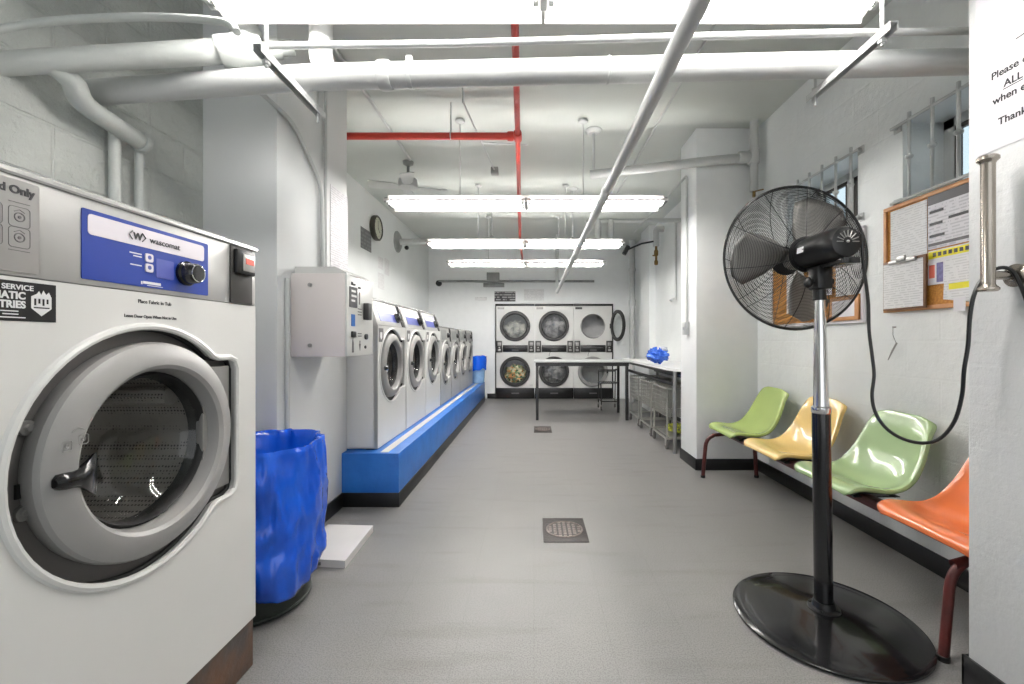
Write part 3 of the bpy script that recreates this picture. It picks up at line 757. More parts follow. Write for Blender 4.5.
# ------------------------------------------------------------------ dryers
def ddoor(Bf, ca, cb, dark, depth0=0.0):
    """ring + glass for a dryer door centred at (ca, cb)"""
    ring = Bf().lathe([(.275, 0), (.275, .03), (.262, .05), (.245, .05), (.232, .035), (.225, 0)], (ca, cb, depth0), (0, 0, 1), 48)
    return ring
dry0 = None
dlabels = ['stacked dryer with colourful clothes behind its lower door', 'stacked dryer in the middle of the three', 'stacked dryer with its upper door standing open']
for i, xc in enumerate((-.39, .42, 1.23)):
    Df = lambda: B('-y')
    d = thing('stack_dryer', dlabels[i], 'dryer', (0, 0, 0), 'stacked dryers in the far wall')
    wd = .403
    ca = -.005
    b = Df()
    b.plate([(-wd, .225), (wd, .225), (wd, .955), (-wd, .955)], [circ(ca, .565, .24)], -.02, 0)
    b.plate([(-wd, 1.15), (wd, 1.15), (wd, 1.93), (-wd, 1.93)], [circ(ca, 1.51, .24)], -.02, 0)
    b.box(-wd, wd, .955, 1.15, -.02, -.004)
    b.box(-wd, -wd+.01, 0, 1.93, -.75, -.02).box(wd-.01, wd, 0, 1.93, -.75, -.02).box(-wd, wd, 0, 1.93, -.76, -.75).box(-wd, wd, 1.92, 1.93, -.75, -.02)
    obj('cabinet', b, 'white_enamel', d)
    tr = Df().box(-wd, wd, 1.93, 1.972, -.03, .015, .003)
    if i == 2: tr.box(wd-.012, wd+.012, 0, 1.972, -.02, .016)
    if i == 0: tr.box(-wd-.012, -wd+.008, 0, 1.972, -.02, .016)
    obj('surround', tr, 'black_base', d)
    kp = obj('kick_plate', Df().box(-wd+.002, wd-.002, 0, .222, -.03, .004, .003), 'black', d)
    obj('lettering', Df().box(-.08, .08, .10, .125, .004, .006), 'greyink', kp)
    cp = obj('control_panel', Df().box(-.26, .26, .972, 1.115, -.004, .012, .004), 'black', d)
    obj('lettering', Df().box(-.07, .07, 1.0, 1.02, .012, .0135).box(-.2, .2, 1.06, 1.066, .012, .0135), 'greyink', cp)
    for sgn in (-1, 1):
        cbx = obj('coin_box', Df().box(sgn*.332-.06, sgn*.332+.06, .965, 1.205, -.004, .035, .006), 'ring_dark', d)
        q = Df().box(sgn*.332-.035, sgn*.332+.035, 1.10, 1.17, .035, .04, .003).box(sgn*.332-.03, sgn*.332+.03, .99, 1.03, .035, .04, .003).cyl((sgn*.332, 1.065, .035), (sgn*.332, 1.065, .05), .016, seg=12)
        obj('coin_slide', q, 'rim', cbx)
    for lvl, cbz in ((0, .565), (1, 1.51)):
        drum = obj('drum', Df().lathe([(.24, -.01), (.27, -.03), (.34, -.06), (.34, -.60), (.05, -.62), (0, -.62)], (ca, cbz, 0), (0, 0, 1), 40), 'drum_light', d)
        for k in range(3):
            a = 2*PI*k/3+.9*lvl+i
            obj('baffle', Df().tube([(ca+.30*math.cos(a), cbz+.30*math.sin(a), -.08), (ca+.30*math.cos(a), cbz+.30*math.sin(a), -.58)], .045, 6), 'drum_light', drum)
        if i == 2 and lvl == 1:
            th = math.radians(76)
            hinge = Vector((wd-.055, .012))       # (a, c)
            mm = frame('-y') @ Matrix.Translation((hinge.x, cbz, hinge.y)) @ Matrix.Rotation(-(PI-th), 4, 'Y') @ Matrix.Translation((-.36, 0, 0))
            mm = frame('-y') @ Matrix.Translation((hinge.x, cbz, hinge.y)) @ Matrix.Rotation(PI-th, 4, 'Y') @ Matrix.Translation((-.34, 0, 0))
            dr = obj('door', B(m=mm).lathe([(.315, 0), (.315, .03), (.30, .045), (.27, .045), (.25, .03), (.245, 0), (.315, 0)], (0, 0, 0), (0, 0, 1), 48), 'ring_dark', d)
            obj('glass', B(m=mm).lathe([(0, .02), (.25, .02)], (0, 0, 0), (0, 0, 1), 40), 'glass', dr)
            obj('hinge', Df().box(wd-.06, wd-.03, cbz-.05, cbz+.05, 0, .03, .003), 'black', dr)
            obj('opening_rim', Df().torus((ca, cbz, .002), (0, 0, 1), .247, .012, 48, 8), 'steel', d)
            continue
        pale = (i == 2)
        dr = obj('door', Df().lathe([(.315, 0), (.315, .025), (.30, .045), (.262, .045), (.245, .03), (.24, 0)], (ca, cbz, 0), (0, 0, 1), 56), 'ring' if pale else 'ring_dark', d)
        obj('glass', Df().lathe([(0, .015), (.245, .015)], (ca, cbz, 0), (0, 0, 1), 40), 'glass', dr)
        obj('handle', Df().box(ca+.275, ca+.31, cbz-.035, cbz+.035, .04, .065, .006), 'black', dr)
    for k in ((0,) if i < 2 else (0,)):
        pm_ = Df().box(-.37, -.23, 1.86, 1.905, 0, .004)
        obj('name_plate', pm_, ['rim', 'rim', 'black'][i], d)
    q = Df().torus((ca, .905, .0), (0, 0, 1), .10, .006, 20, 6, 0.6, PI-.6) if i > 0 else Df().box(.30, .37, .28, .286, 0, .003)
    obj('crest', q, 'greyink', d)
    d.location = (xc, YF-.02, 0)

def lump(name, label, c, r, m, seed, grp):
    def jit(dv):
        p = dv*2.2 + Vector((seed, 0, 0)); return 1.0 + .28*mnoise.noise(p) + .16*mnoise.noise(p*2.6) + .07*mnoise.noise(p*6)
    o = obj(name, B().ball((0, 0, 0), r, 40, 28, jit), m); o.location = c
    return tag(o, label, 'laundry', grp)
lump('laundry', 'pale laundry behind the upper door of the first dryer', (-.39, 9.19, 1.42), (.25, .2, .20), 'laundry_pale', 1.0, 'laundry in the dryers')
lump('laundry', 'greyish white laundry behind the upper door of the middle dryer', (.42, 9.19, 1.47), (.25, .2, .23), 'laundry_grey', 5.0, 'laundry in the dryers')
lump('laundry', 'colourful clothes behind the lower door of the first dryer', (-.385, 9.17, .50), (.22, .19, .19), 'laundry_mix', 9.0, 'laundry in the dryers')
lump('laundry', 'dim grey laundry behind the lower door of the middle dryer', (.42, 9.20, .52), (.23, .2, .2), 'laundry_dim', 3.0, 'laundry in the dryers')

# ------------------------------------------------------------------ pedestal fan
FX, FY = 1.228, 1.85
FZ = 1.59
fan = thing('pedestal_fan', 'black pedestal fan with wire cage standing on a round base', 'fan', (1.247, 1.85, 0))
bx, by = 1.247, 1.85
obj('base', B().lathe([(0, .002), (.345, .002), (.356, .006), (.356, .014), (.345, .02), (.315, .020), (.300, .024), (.22, .034), (.12, .046), (.06, .052), (0, .052)], (bx, by, 0), (0, 0, 1), 72), 'black_gloss', fan)
cl = B().lathe([(.062, .048), (.062, .056), (.045, .060), (.041, .085), (.037, .085)], (bx, by, 0), (0, 0, 1), 28)
for k in range(4):
    a = PI/4+k*PI/2; cl.cyl((bx+.052*math.cos(a), by+.052*math.sin(a), .05), (bx+.052*math.cos(a), by+.052*math.sin(a), .063), .007, seg=6)
obj('collar', cl, 'black', fan)
tx_ = FX
def pole_at(z): 
    t = z/1.5; return (bx+(tx_-bx)*t, by, z)
obj('lower_pole', B().cyl(pole_at(.05), pole_at(.905), .0355, .0355, 24), 'black_gloss', fan)
obj('pole_clamp', B().lathe([(.0355, .89), (.038, .895), (.038, .915), (.030, .921)], (pole_at(.9)[0], by, 0), (0, 0, 1), 24), 'chrome', fan)
obj('upper_pole', B().tube([pole_at(.905), pole_at(1.0), pole_at(1.2), pole_at(1.40)], [.030, .0285, .025, .0195], 24), 'chrome', fan)
yk = B()
yk.cyl((FX, by, 1.375), (FX, by, 1.47), .026, .026, 16).box(FX-.032, FX+.032, by-.04, by+.03, 1.42, 1.52, .008)
yk.cyl((FX-.045, by-.01, 1.455), (FX+.05, by-.01, 1.455), .012, seg=10).ball((FX-.055, by-.01, 1.45), (.018, .018, .024), 10, 8)
yk.box(FX-.02, FX+.02, by-.16, by+.06, 1.508, 1.522, .003)
obj('yoke', yk, 'black', fan)
sw = B().box(FX-.018, FX+.05, by-.17, by-.05, 1.505, 1.53, .004)
obj('switch_box', sw, 'black_gloss', fan)
mo = B().lathe([(.02, .135), (.055, .13), (.064, .115), (.069, .06), (.070, 0), (.069, -.09), (.066, -.125), (.058, -.142), (.045, -.148), (0, -.148)], (FX, by-.02, FZ), (0, 1, 0), 36)
motor = obj('motor', mo, 'black', fan)
vt = B()
for k in range(16):
    a = 2*PI*k/16
    if 3.4 < a < 6.0: continue
    vt.tube([(FX+.018*math.cos(a), by-.1685, FZ+.018*math.sin(a)), (FX+.044*math.cos(a), by-.1685, FZ+.044*math.sin(a))], .0022, 5)
vt.ball((FX, by-.169, FZ), .006, 8, 6)
obj('vent', vt, 'steel', motor)
ps = [(FX-.0705*math.cos(t), by-.02+y, FZ+.0705*math.sin(t)) for t in (-.1, .25) for y in (.02, .065)]
lb = B(); v_ = [lb.v(ps[k]) for k in (0, 1, 3, 2)]; lb.f(v_); obj('rating_label', lb, 'paper', motor)
q = B().ball((FX+.03, by-.11, FZ-.066), .012, 10, 8); obj('pull_knob', q, 'steel', motor)
# guards
CY, RR = 2.02, .335
def guard(r, back):
    q = r/RR; dep = .085*(1-q**2.6)
    return CY + (-dep if back else dep*1.0)
for back, nm in ((True, 'rear_guard'), (False, 'front_guard')):
    g = B()
    nr = 40
    for k in range(nr):
        rr_ = .075+(RR-.083)*k/(nr-1)
        g.torus((FX, guard(rr_, back), FZ), (0, 1, 0), rr_, .0011, 56, 4)
    for k in range(10):
        a = 2*PI*k/10+(0.15 if back else .0)
        pts = []
        for j in range(9):
            rr_ = .06+(RR-.06)*j/8; aa = a+.22*(1-j/8)**1.0
            pts.append((FX+rr_*math.cos(aa), guard(rr_, back)-(.0022 if back else -.0022), FZ+rr_*math.sin(aa)))
        g.tube(pts, .0017, 5)
    if back: g.lathe([(.055, .0), (.08, .0), (.08, .006), (.055, .006)], (FX, guard(.06, True)-.002, FZ), (0, 1, 0), 28)
    else: g.lathe([(.0, .004), (.06, .004), (.07, .0), (.07, -.003), (0, -.003)], (FX, guard(.06, False), FZ), (0, 1, 0), 28)
    obj(nm, g, 'black', fan)
obj('guard_rim', B().torus((FX, CY, FZ), (0, 1, 0), RR, .0062, 80, 8), 'black', fan)
prop = obj('hub', B().lathe([(0, .04), (.04, .038), (.052, .025), (.052, -.03), (.03, -.04), (0, -.04)], (FX, CY, FZ), (0, 1, 0), 24), 'fanblade', fan)
for k in range(3):
    a0_ = math.radians((175, 280, 55)[k])
    b = B(); rows = []
    for i in range(9):
        t = i/8; rad = .045+.255*t
        half = math.radians(34)*(1-.25*t)*(0.55+.45*min(1, t*3)); 
        if t > .85: half *= (1-((t-.85)/.15)**2*.45)
        row = []
        for j in range(7):
            w = -1+2*j/6; ang = a0_+half*w+.12*t
            row.append(b.v((FX+rad*math.cos(ang), CY+w*(.040-.012*t)+.006*(1-w*w), FZ+rad*math.sin(ang))))
        rows.append(row)
    for A, D in zip(rows, rows[1:]):
        for j in range(6): b.f([A[j], A[j+1], D[j+1], D[j]])
    o = obj('blade', b, 'fanblade', prop)
    sd = o.modifiers.new('thick', 'SOLIDIFY'); sd.thickness = .0025
cpts = [(857, 240, 1.70), (863, 262, 1.69), (868, 300, 1.66), (869, 330, 1.64), (872, 355, 1.62), (874, 375, 1.61), (872, 396, 1.60), (876, 414, 1.58), (888, 430, 1.55), (906, 440, 1.52), (926, 443, 1.49), (942, 437, 1.46), (955, 420, 1.43), (962, 395, 1.41), (964, 370, 1.395), (968, 345, 1.385), (970, 315, 1.375), (975, 292, 1.365), (985, 276, 1.358), (999, 268, 1.350), (1011, 270, 1.335), (1019, 282, 1.320)]
cw = [px(*p) for p in cpts]
cw += [Vector((1.490, 1.300, 1.32)), Vector((1.494, 1.285, 1.24)), Vector((1.497, 1.27, 1.05)), Vector((1.498, 1.25, .8)), Vector((1.495, 1.20, .5))]
cw = [Vector((FX+.06, by-.16, FZ+.03))] + cw[1:]
obj('power_cord', B().tube(smooth_path(cw, 6), .0058, 8), 'black', fan)

# pull handle on the brick pillar
hd = thing('grab_bar', 'satin metal upright bar fixed to the brick pillar below the printed sign', 'handle', (XP, 1.345, 1.36))
hx = 1.42; hy = 1.345
obj('bar', B().lathe([(0, 0), (.022, 0), (.027, .004), (.027, .010), (.020, .017), (.0175, .022), (.0175, .397), (.020, .403), (.027, .410), (.027, .418), (.022, .423), (0, .425)], (hx, hy, 1.355), (0, 0, 1), 28), 'nickel', hd)
obj('bracket', B().cyl((hx+.01, hy, 1.405), (XP-.008, hy, 1.405), .0135, .0135, 18).lathe([(0, 0), (.036, 0), (.036, .006), (.028, .010), (.015, .014)], (XP, hy, 1.405), (-1, 0, 0), 28), 'nickel', hd)

# ------------------------------------------------------------------ gang chairs
bench = thing('gang_seat', 'row of four moulded chairs on one beam along the wall', 'chairs', (1.75, 2.7, 0))
prof = [(.518, .440), (.516, .456), (.500, .464), (.46, .467), (.39, .453), (.315, .443), (.245, .458), (.19, .500), (.145, .570), (.115, .650), (.090, .730), (.068, .790), (.058, .812)]
pp = smooth_path([(a, 0, b) for a, b in prof], 4)
def seat(yc, m, label):
    b = B(); n = len(pp)-1; rows = []
    for i, p in enumerate(pp):
        s = i/n
        hw = .215 + .022*math.sin(PI*min(1, s*1.2)) - .036*max(0, s-.6)/.4
        e = 1.0
        if s < .16: e = 1-.12*((.16-s)/.16)**2
        if s > .84: e = 1-.26*((s-.84)/.16)**3
        hw *= e
        row = []
        for j in range(-1, 18):
            t = max(-1.0, min(1.0, -1+2*j/16)); skirt = -.024 if j in (-1, 17) else 0.0
            curl = .035*abs(t)**3.5*(math.sin(PI*min(1, max(0, (s-.10)/.8))) if .1 < s < .9 else 0)
            droop = -.005*abs(t)**2.5*max(0, 1-s/.22)
            skirt *= min(1.0, s/.22)
            tx = pp[min(i+1, n)]-pp[max(i-1, 0)]; tx.normalize()
            nx, nz = -tx.z, tx.x
            if nx*1 + nz*1 < 0: nx, nz = -nx, -nz
            zz = p.z + nz*curl + droop
            # top corners fall away
            if s > .8: zz -= .022*abs(t)**5*((s-.8)/.2)**1.5
            w = p.x + nx*(curl+skirt)
            if s > .0: zz += nz*skirt
            row.append(b.v((2.06-w, yc+hw*t, zz)))
        rows.append(row)
    for A, D in zip(rows, rows[1:]):
        for j in range(18): b.f([A[j], A[j+1], D[j+1], D[j]])
    o = obj('seat', b, m, bench, label, 60)
    sd = o.modifiers.new('thick', 'SOLIDIFY'); sd.thickness = .013; sd.offset = 0
    bv = o.modifiers.new('round', 'SUBSURF'); bv.levels = 1; bv.render_levels = 1
    return o
for yc, m, lab in ((3.575, 'seat_green', 'light green moulded seat'), (2.945, 'seat_yellow', 'yellow moulded seat'), (2.33, 'seat_sage', 'sage green moulded seat'), (1.715, 'seat_orange', 'orange moulded seat')):
    so = seat(yc, m, lab)
    br = B().box(1.66, 1.90, yc-.10, yc+.10, .388, .394, .002)
    for dy in (-.09, .09): br.tube([(1.66, yc+dy, .390), (1.70, yc+dy, .410), (1.82, yc+dy, .410), (1.88, yc+dy, .390)], .007, 6)
    obj('bracket', br, 'black', so)
obj('beam', B().box(1.70, 1.76, 1.50, 3.86, .355, .402, .005), 'maroon', bench)
for yl in (1.615, 3.78):
    f0 = 1.538 if yl < 2 else 1.485
    pts = elbow([(f0, yl, .012), (f0+.03, yl, .36), (1.66, yl, .385), (1.80, yl, .385), (1.935, yl, .36), (1.955, yl, .012)], .09, 6)
    lg_ = obj('leg_frame', B().tube(pts, .0165, 12), 'maroon', bench)
    for x in (f0, 1.955): obj('foot', B().lathe([(0, 0), (.019, 0), (.020, .02), (.017, .022)], (x, yl, 0), (0, 0, 1), 14), 'black', lg_)

# ------------------------------------------------------------------ notice boards and papers on the right wall
def rw(x, y, X=2.055):
    Y = F_PX*X/(x-VX); return (Y, EYE+(VY-y)/F_PX*Y)
def board(label, y0, y1, z0, z1, fr_m, back='cork'):
    t = thing('bulletin_board', label, 'notice board', (XR, (y0+y1)/2, z0))
    obj('cork_panel', B().box(XR-.012, XR-.001, y0+.01, y1-.01, z0+.01, z1-.01), back, t)
    w = .022
    for nm, bx_ in (('rail', (y0, y1, z0, z0+w)), ('rail', (y0, y1, z1-w, z1)), ('stile', (y0, y0+w, z0+w, z1-w)), ('stile', (y1-w, y1, z0+w, z1-w))):
        obj(nm, B().box(XR-.022, XR-.001, *bx_, .003), fr_m, t)
    return t
board('cork board in a wooden frame with a clipboard hung on it', 1.62, 2.535, 1.365, 1.975, 'wood')
board('white-framed cork board on the wall behind the fan', 2.69, 3.74, 1.315, 1.925, 'paper')
def sheet(name, label, corners, m, cat='paper', X=2.05, grp=None, parent=None, th=.0015):
    """corners in picture order TL TR BR BL, on the plane X of the right wall"""
    ys = [c[0] for c in corners]; zs = [c[1] for c in corners]
    b = B('-x', (X, 0, 0)); b.prism([(-c[0], c[1]) for c in corners], -th, 0)
    o = obj(name, b, m, parent)
    if parent is None: tag(o, label, cat, grp)
    return o
def rect(y0, y1, z0, z1): return [(y1, z1), (y0, z1), (y0, z0), (y1, z0)]
yA1, yA0 = rw(889, 0)[0], rw(926, 0)[0]
G = 'papers on the notice boards'
sheet('notice', 'printed sheet pinned at the upper corner above the clipboard', rect(yA0+.004, yA1, 1.66, 1.945), 'page_y2', X=2.064, grp=G)
p = sheet('notice', 'large poster with grey header and dark bars beside the clipboard sheet', rect(1.80, yA0-.002, 1.675, 1.965), 'page_y', X=2.063, grp=G)
sheet('poster_header', '', rect(1.80, yA0-.004, 1.905, 1.963), 'greyink', X=2.0622, parent=p)
for (xa, xb, ya) in ((928, 942, 213), (928, 941, 225), (928, 943, 237), (947, 967, 217)):
    Ya, za = rw(xa, ya); Yb = rw(xb, ya)[0]
    sheet('heading_bar', '', rect(Yb, Ya, za-.008, za+.006), 'ink', X=2.0622, parent=p)
sheet('heading_bar', '', rect(1.80, yA0-.006, 1.69, 1.705), 'greyink', X=2.0622, parent=p)
p = sheet('notice', 'sheet with a yellow and black title strip under the poster', rect(1.80, yA0-.002, 1.50, 1.668), 'paper', X=2.064, grp=G)
sheet('title_strip', '', rect(1.80, yA0-.004, 1.625, 1.662), 'yellow', X=2.0634, parent=p)
for k in range(9): obj('title_mark', B('-x', (2.063, 0, 0)).box(-(yA0-.03)+k*.028, -(yA0-.03)+k*.028+.018, 1.634, 1.654, 0, .0006), 'ink', p)
Yd0, Yd1 = rw(943, 0)[0], rw(926.5, 0)[0]
p = sheet('photo_print', 'salmon and violet picture print beside the clipboard', rect(Yd0, Yd1, 1.49, 1.61), 'paper', X=2.0615, grp=G)
sheet('colour_patch', '', rect((Yd0+Yd1)/2+.006, Yd1-.008, 1.525, 1.592), 'pink', X=2.061, parent=p)
sheet('colour_patch', '', rect(Yd0+.006, (Yd0+Yd1)/2-.004, 1.50, 1.600), 'violet', X=2.061, parent=p)
Yc0, Yc1 = rw(971, 0)[0], rw(944, 0)[0]
p = sheet('notice', 'white page with a yellow marked line at the lower corner of the board', [(Yc1, 1.605), (Yc0, 1.625), (Yc0, 1.385), (Yc1+.01, 1.41)], 'page_y2', X=2.060, grp=G)
sheet('marked_line', '', rect(Yc0, Yc1-.02, 1.455, 1.485), 'yellow', X=2.0594, parent=p)
Ye0, Ye1 = rw(965, 0)[0], rw(953, 0)[0]
sheet('paper_tag', 'small white paper tag hanging off the lower edge of the board', rect(Ye0, Ye1, 1.345, 1.41), 'paper', X=2.0570, grp=G)
# clipboard
cl = thing('clipboard', 'brown clipboard with a printed form hung on the notice board', 'clipboard', (2.045, 2.42, 1.40))
c1, c0 = rw(883, 0, 2.04)[0], rw(925.5, 0, 2.04)[0]
obj('backing', B().box(2.040, 2.048, c0, c1, 1.375, 1.655, .002), 'clipwood', cl)
sheet('form', '', rect(c0+.014, c1-.004, 1.385, 1.64), 'page_y2', X=2.0395, parent=cl)
q = B().box(2.028, 2.040, c0+.05, c1-.05, 1.632, 1.655, .003).box(2.022, 2.032, (c0+c1)/2-.03, (c0+c1)/2+.03, 1.640, 1.672, .004)
obj('clip', q, 'steel', cl)
# papers on the far board
sheet('notice', 'white page at the edge of the board behind the fan', rect(2.70, 2.93, 1.50, 1.92), 'page_y2', X=2.056, grp=G)
sheet('notice', 'white page beside the edge page behind the fan', rect(2.97, 3.22, 1.52, 1.87), 'page_y', X=2.056, grp=G)
sheet('notice', 'white page on the far end of the board behind the fan', rect(3.28, 3.5, 1.42, 1.85), 'page_y2', X=2.056, grp=G)
p = thing('picture_frame', 'small wood-framed page at the lower corner of the board behind the fan', 'frame', (2.05, 2.83, 1.33))
obj('frame', B().box(2.045, 2.056, 2.715, 2.98, 1.335, 1.49, .003), 'wood', p)
sheet('page', '', rect(2.745, 2.95, 1.36, 1.468), 'paper', X=2.0445, parent=p)
# pen on a string under the board
pn = thing('pen_on_string', 'pen dangling from a string on a hook under the clipboard', 'pen', (2.07, 2.4, 1.24))
hY, hZ = rw(894, 327, 2.07)
obj('hook', B().cyl((XR, hY, hZ), (XR-.018, hY, hZ), .004, seg=8), 'steel', pn)
tY, tZ = rw(896, 343, 2.06)
obj('string', B().tube([(2.064, hY, hZ), (2.062, hY-.002, (hZ+tZ)/2), (2.06, tY, tZ)], .0012, 5), 'greyink', pn)
eY, eZ = rw(888, 360, 2.06)
obj('barrel', B().tube([(2.06, tY-.004, tZ), (2.06, (tY+eY)/2, (tZ+eZ)/2), (2.06, eY, eZ)], [.005, .005, .002], 8), 'steel', pn)

# printed sign on the brick pillar
sg = B('-x', (XP-.001, 0, 0)).prism([(-1.468, 1.825), (-1.10, 1.825), (-1.10, 2.36), (-1.468, 2.36)], -.0005, .0012)
sg = tag(obj('paper_sign', sg, 'paper'), 'white printed sign taped to the brick pillar above the metal bar', 'sign')
t = B('-x', (XP-.0025, 0, 0))
t.text('Please d', -1.418, 2.058, 0, .0325, bold=.0006); t.text('ALL f', -1.380, 2.014, 0, .0325, bold=.0006)
t.text('when e', -1.413, 1.974, 0, .0325, bold=.0006); t.text('Thank', -1.397, 1.900, 0, .0325, bold=.0006)
t.box(-1.382, -1.325, 2.007, 2.0095, -.0003, .0004)
obj('lettering', t, 'ink', sg)
t = B('-x', (XP-.0025, 0, 0)).tube([(-1.345, 2.145, 0), (-1.30, 2.147, 0)], .0015, 5)
obj('rule', t, 'ink', sg)

# ------------------------------------------------------------------ trash bin, liner, floor board, drains
bcx, bcy = -1.275, 1.985
tb_ = thing('trash_bin', 'dark green trash bin under the blue liner beside the big washer', 'trash bin', (bcx, bcy, 0))
obj('body', B().lathe([(0, 0), (.205, 0), (.215, .008), (.228, .2), (.244, .66), (.250, .70)], (bcx, bcy, 0), (0, 0, 1), 48), 'bin', tb_)
obj('base_band', B().torus((bcx, bcy, .02), (0, 0, 1), .216, .007, 48, 8), 'bin', tb_)
def bagjit(p, a, r, h):
    n1 = mnoise.noise(Vector((3*math.cos(a), 3*math.sin(a), h*3.0)))
    n2 = mnoise.noise(Vector((9*math.cos(a)+3, 9*math.sin(a), h*4.0)))
    fold = .5*math.sin(a*9+h*7)+.5*math.sin(a*17-h*9+1.3)
    amp = .012+.030*max(0, (.45-h))
    d = Vector((p.x-bcx, p.y-bcy, 0)); d.normalize()
    if r < .25 and h > .2: return p + d*.004*n1 + Vector((0, 0, .012*n1 if h > .6 else 0))
    n3 = abs(mnoise.noise(Vector((4*math.cos(a)+7, 4*math.sin(a), h*5.0)))); n4 = abs(mnoise.noise(Vector((10*math.cos(a), 10*math.sin(a)+5, h*8.0))))
    low = 0
    if h < .20 and r > .2: low = .05*mnoise.noise(Vector((1.5*math.cos(a), 1.5*math.sin(a), 4)))
    return p + d*(amp*n1*1.2+.004*fold-.035*n3-.016*n4+.012) + Vector((0, 0, low+(.012*n1 if h > .6 else 0)))
lp_ = [(.20, .40), (.232, .60), (.244, .70), (.256, .735), (.268, .738), (.272, .72)]
k = 40
for i in range(k+1):
    t = i/k; z = .72-(.72-.13)*t
    r_ = .272-.016*t+(.012*math.sin(t*PI) if t < 1 else 0)
    if t > .72: r_ += .016*math.sin((t-.72)/.28*PI)
    lp_.append((r_, z))
lp_ += [(.247, .128)]
o = obj('bin_liner', B().lathe(lp_, (bcx, bcy, 0), (0, 0, 1), 160, bagjit), 'bag', angle=70)
tag(o, 'crumpled blue plastic liner draped over the trash bin beside the big washer', 'bin liner')
sl = B(); c4 = [(-1.335, 2.30), (-.995, 2.265), (-1.01, 2.70), (-1.30, 2.715)]
fb = thing('floor_board', 'flat white board lying on the floor between bin and plinth', 'board', (-1.16, 2.48, 0))
sl.prism(c4, .002, .042)
obj('slab', sl, 'slab', fb)
q = B(); q.box(-1.16, -1.13, 2.276, 2.284, .012, .028); obj('label', q, 'greyink', fb)

def drain(x0, x1, y0, y1, label):
    d = thing('floor_drain', label, 'drain', ((x0+x1)/2, (y0+y1)/2, 0), 'floor drains')
    obj('plate', B().box(x0, x1, y0, y1, .0005, .004, .001), 'drain', d)
    cx, cy = (x0+x1)/2, (y0+y1)/2; R = min(x1-x0, y1-y0)*.41
    g = B().torus((cx, cy, .004), (0, 0, 1), R, .006, 36, 6)
    for i in range(-3, 4):
        for j in range(-3, 4):
            if (i*i+j*j) < 10.5: g.box(cx+i*R/3.7-.009, cx+i*R/3.7+.009, cy+j*R/3.7-.009, cy+j*R/3.7+.009, .004, .0065)
    obj('grate', g, 'drain_grate', d)
drain(.057, .330, 2.560, 2.905, 'square dark floor drain with round grate, the larger one near the fan')
drain(.0, .235, 5.62, 6.05, 'dark floor drain in front of the black table')

# ------------------------------------------------------------------ tables
tb1 = thing('folding_table', 'long black-framed table in front of the dryers', 'table', (.75, 6.85, 0))
ty0, ty1, tx0, tx1, tz = 6.50, 7.22, .03, 1.43, .895
obj('table_top', B().box(tx0-.03, tx1+.02, ty0-.03, ty1+.03, tz-.018, tz, .003), 'tablegrey', tb1)
q = B()
q.box(tx0, tx1, ty0-.005, ty0+.02, tz-.075, tz-.018).box(tx0, tx1, ty1-.02, ty1+.005, tz-.075, tz-.018).box(tx0-.005, tx0+.02, ty0, ty1, tz-.075, tz-.018).box(tx1-.02, tx1+.005, ty0, ty1, tz-.075, tz-.018)
obj('apron', q, 'tabledark', tb1)
for x in (tx0+.02, tx1-.02):
    for y in (ty0+.02, ty1-.02):
        obj('leg', B().box(x-.02, x+.02, y-.02, y+.02, 0, tz-.07, .003), 'tabledark', tb1)

tb2 = thing('folding_table', 'white-topped table against the wall with a blue bag on it', 'table', (1.78, 5.8, 0))
pts = [(2.06, 4.47), (2.06, 7.2), (1.50, 7.2), (1.475, 7.15), (1.475, 4.75), (1.50, 4.58), (1.57, 4.47)]
obj('table_top', B().prism(pts, .875, .905), 'tablewhite', tb2)
obj('apron', B().box(1.53, 2.05, 4.70, 7.15, .83, .874), 'tabledark', tb2)
obj('lower_rail', B().box(1.54, 1.58, 4.75, 7.1, .70, .735, .003).box(1.98, 2.02, 4.75, 7.1, .70, .735, .003), 'tabledark', tb2)
for (x, y, r_) in ((1.497, 4.57, .021), (1.52, 7.08, .021), (2.03, 4.62, .021), (2.03, 7.08, .021)):
    lg_ = obj('leg', B().cyl((x, y, .0), (x, y, .875), r_, r_, 16), 'steel', tb2)
def bjit(dv):
    p = dv*2.5+Vector((4, 2, 1)); return 1+.25*mnoise.noise(p)+.2*mnoise.noise(p*3)+.08*mnoise.noise(p*7)
o = thing('plastic_bag', 'crumpled blue plastic bag lying on the white-topped table', 'bag', (1.565, 5.45, .905))
o2 = obj('bundle', B().ball((1.565, 5.45, 1.018), (.128, .14, .092), 36, 24, bjit), 'bagdark', o)
obj('knot', B().ball((1.615, 5.43, 1.095), (.065, .06, .035), 20, 12, bjit), 'clearbag', o)

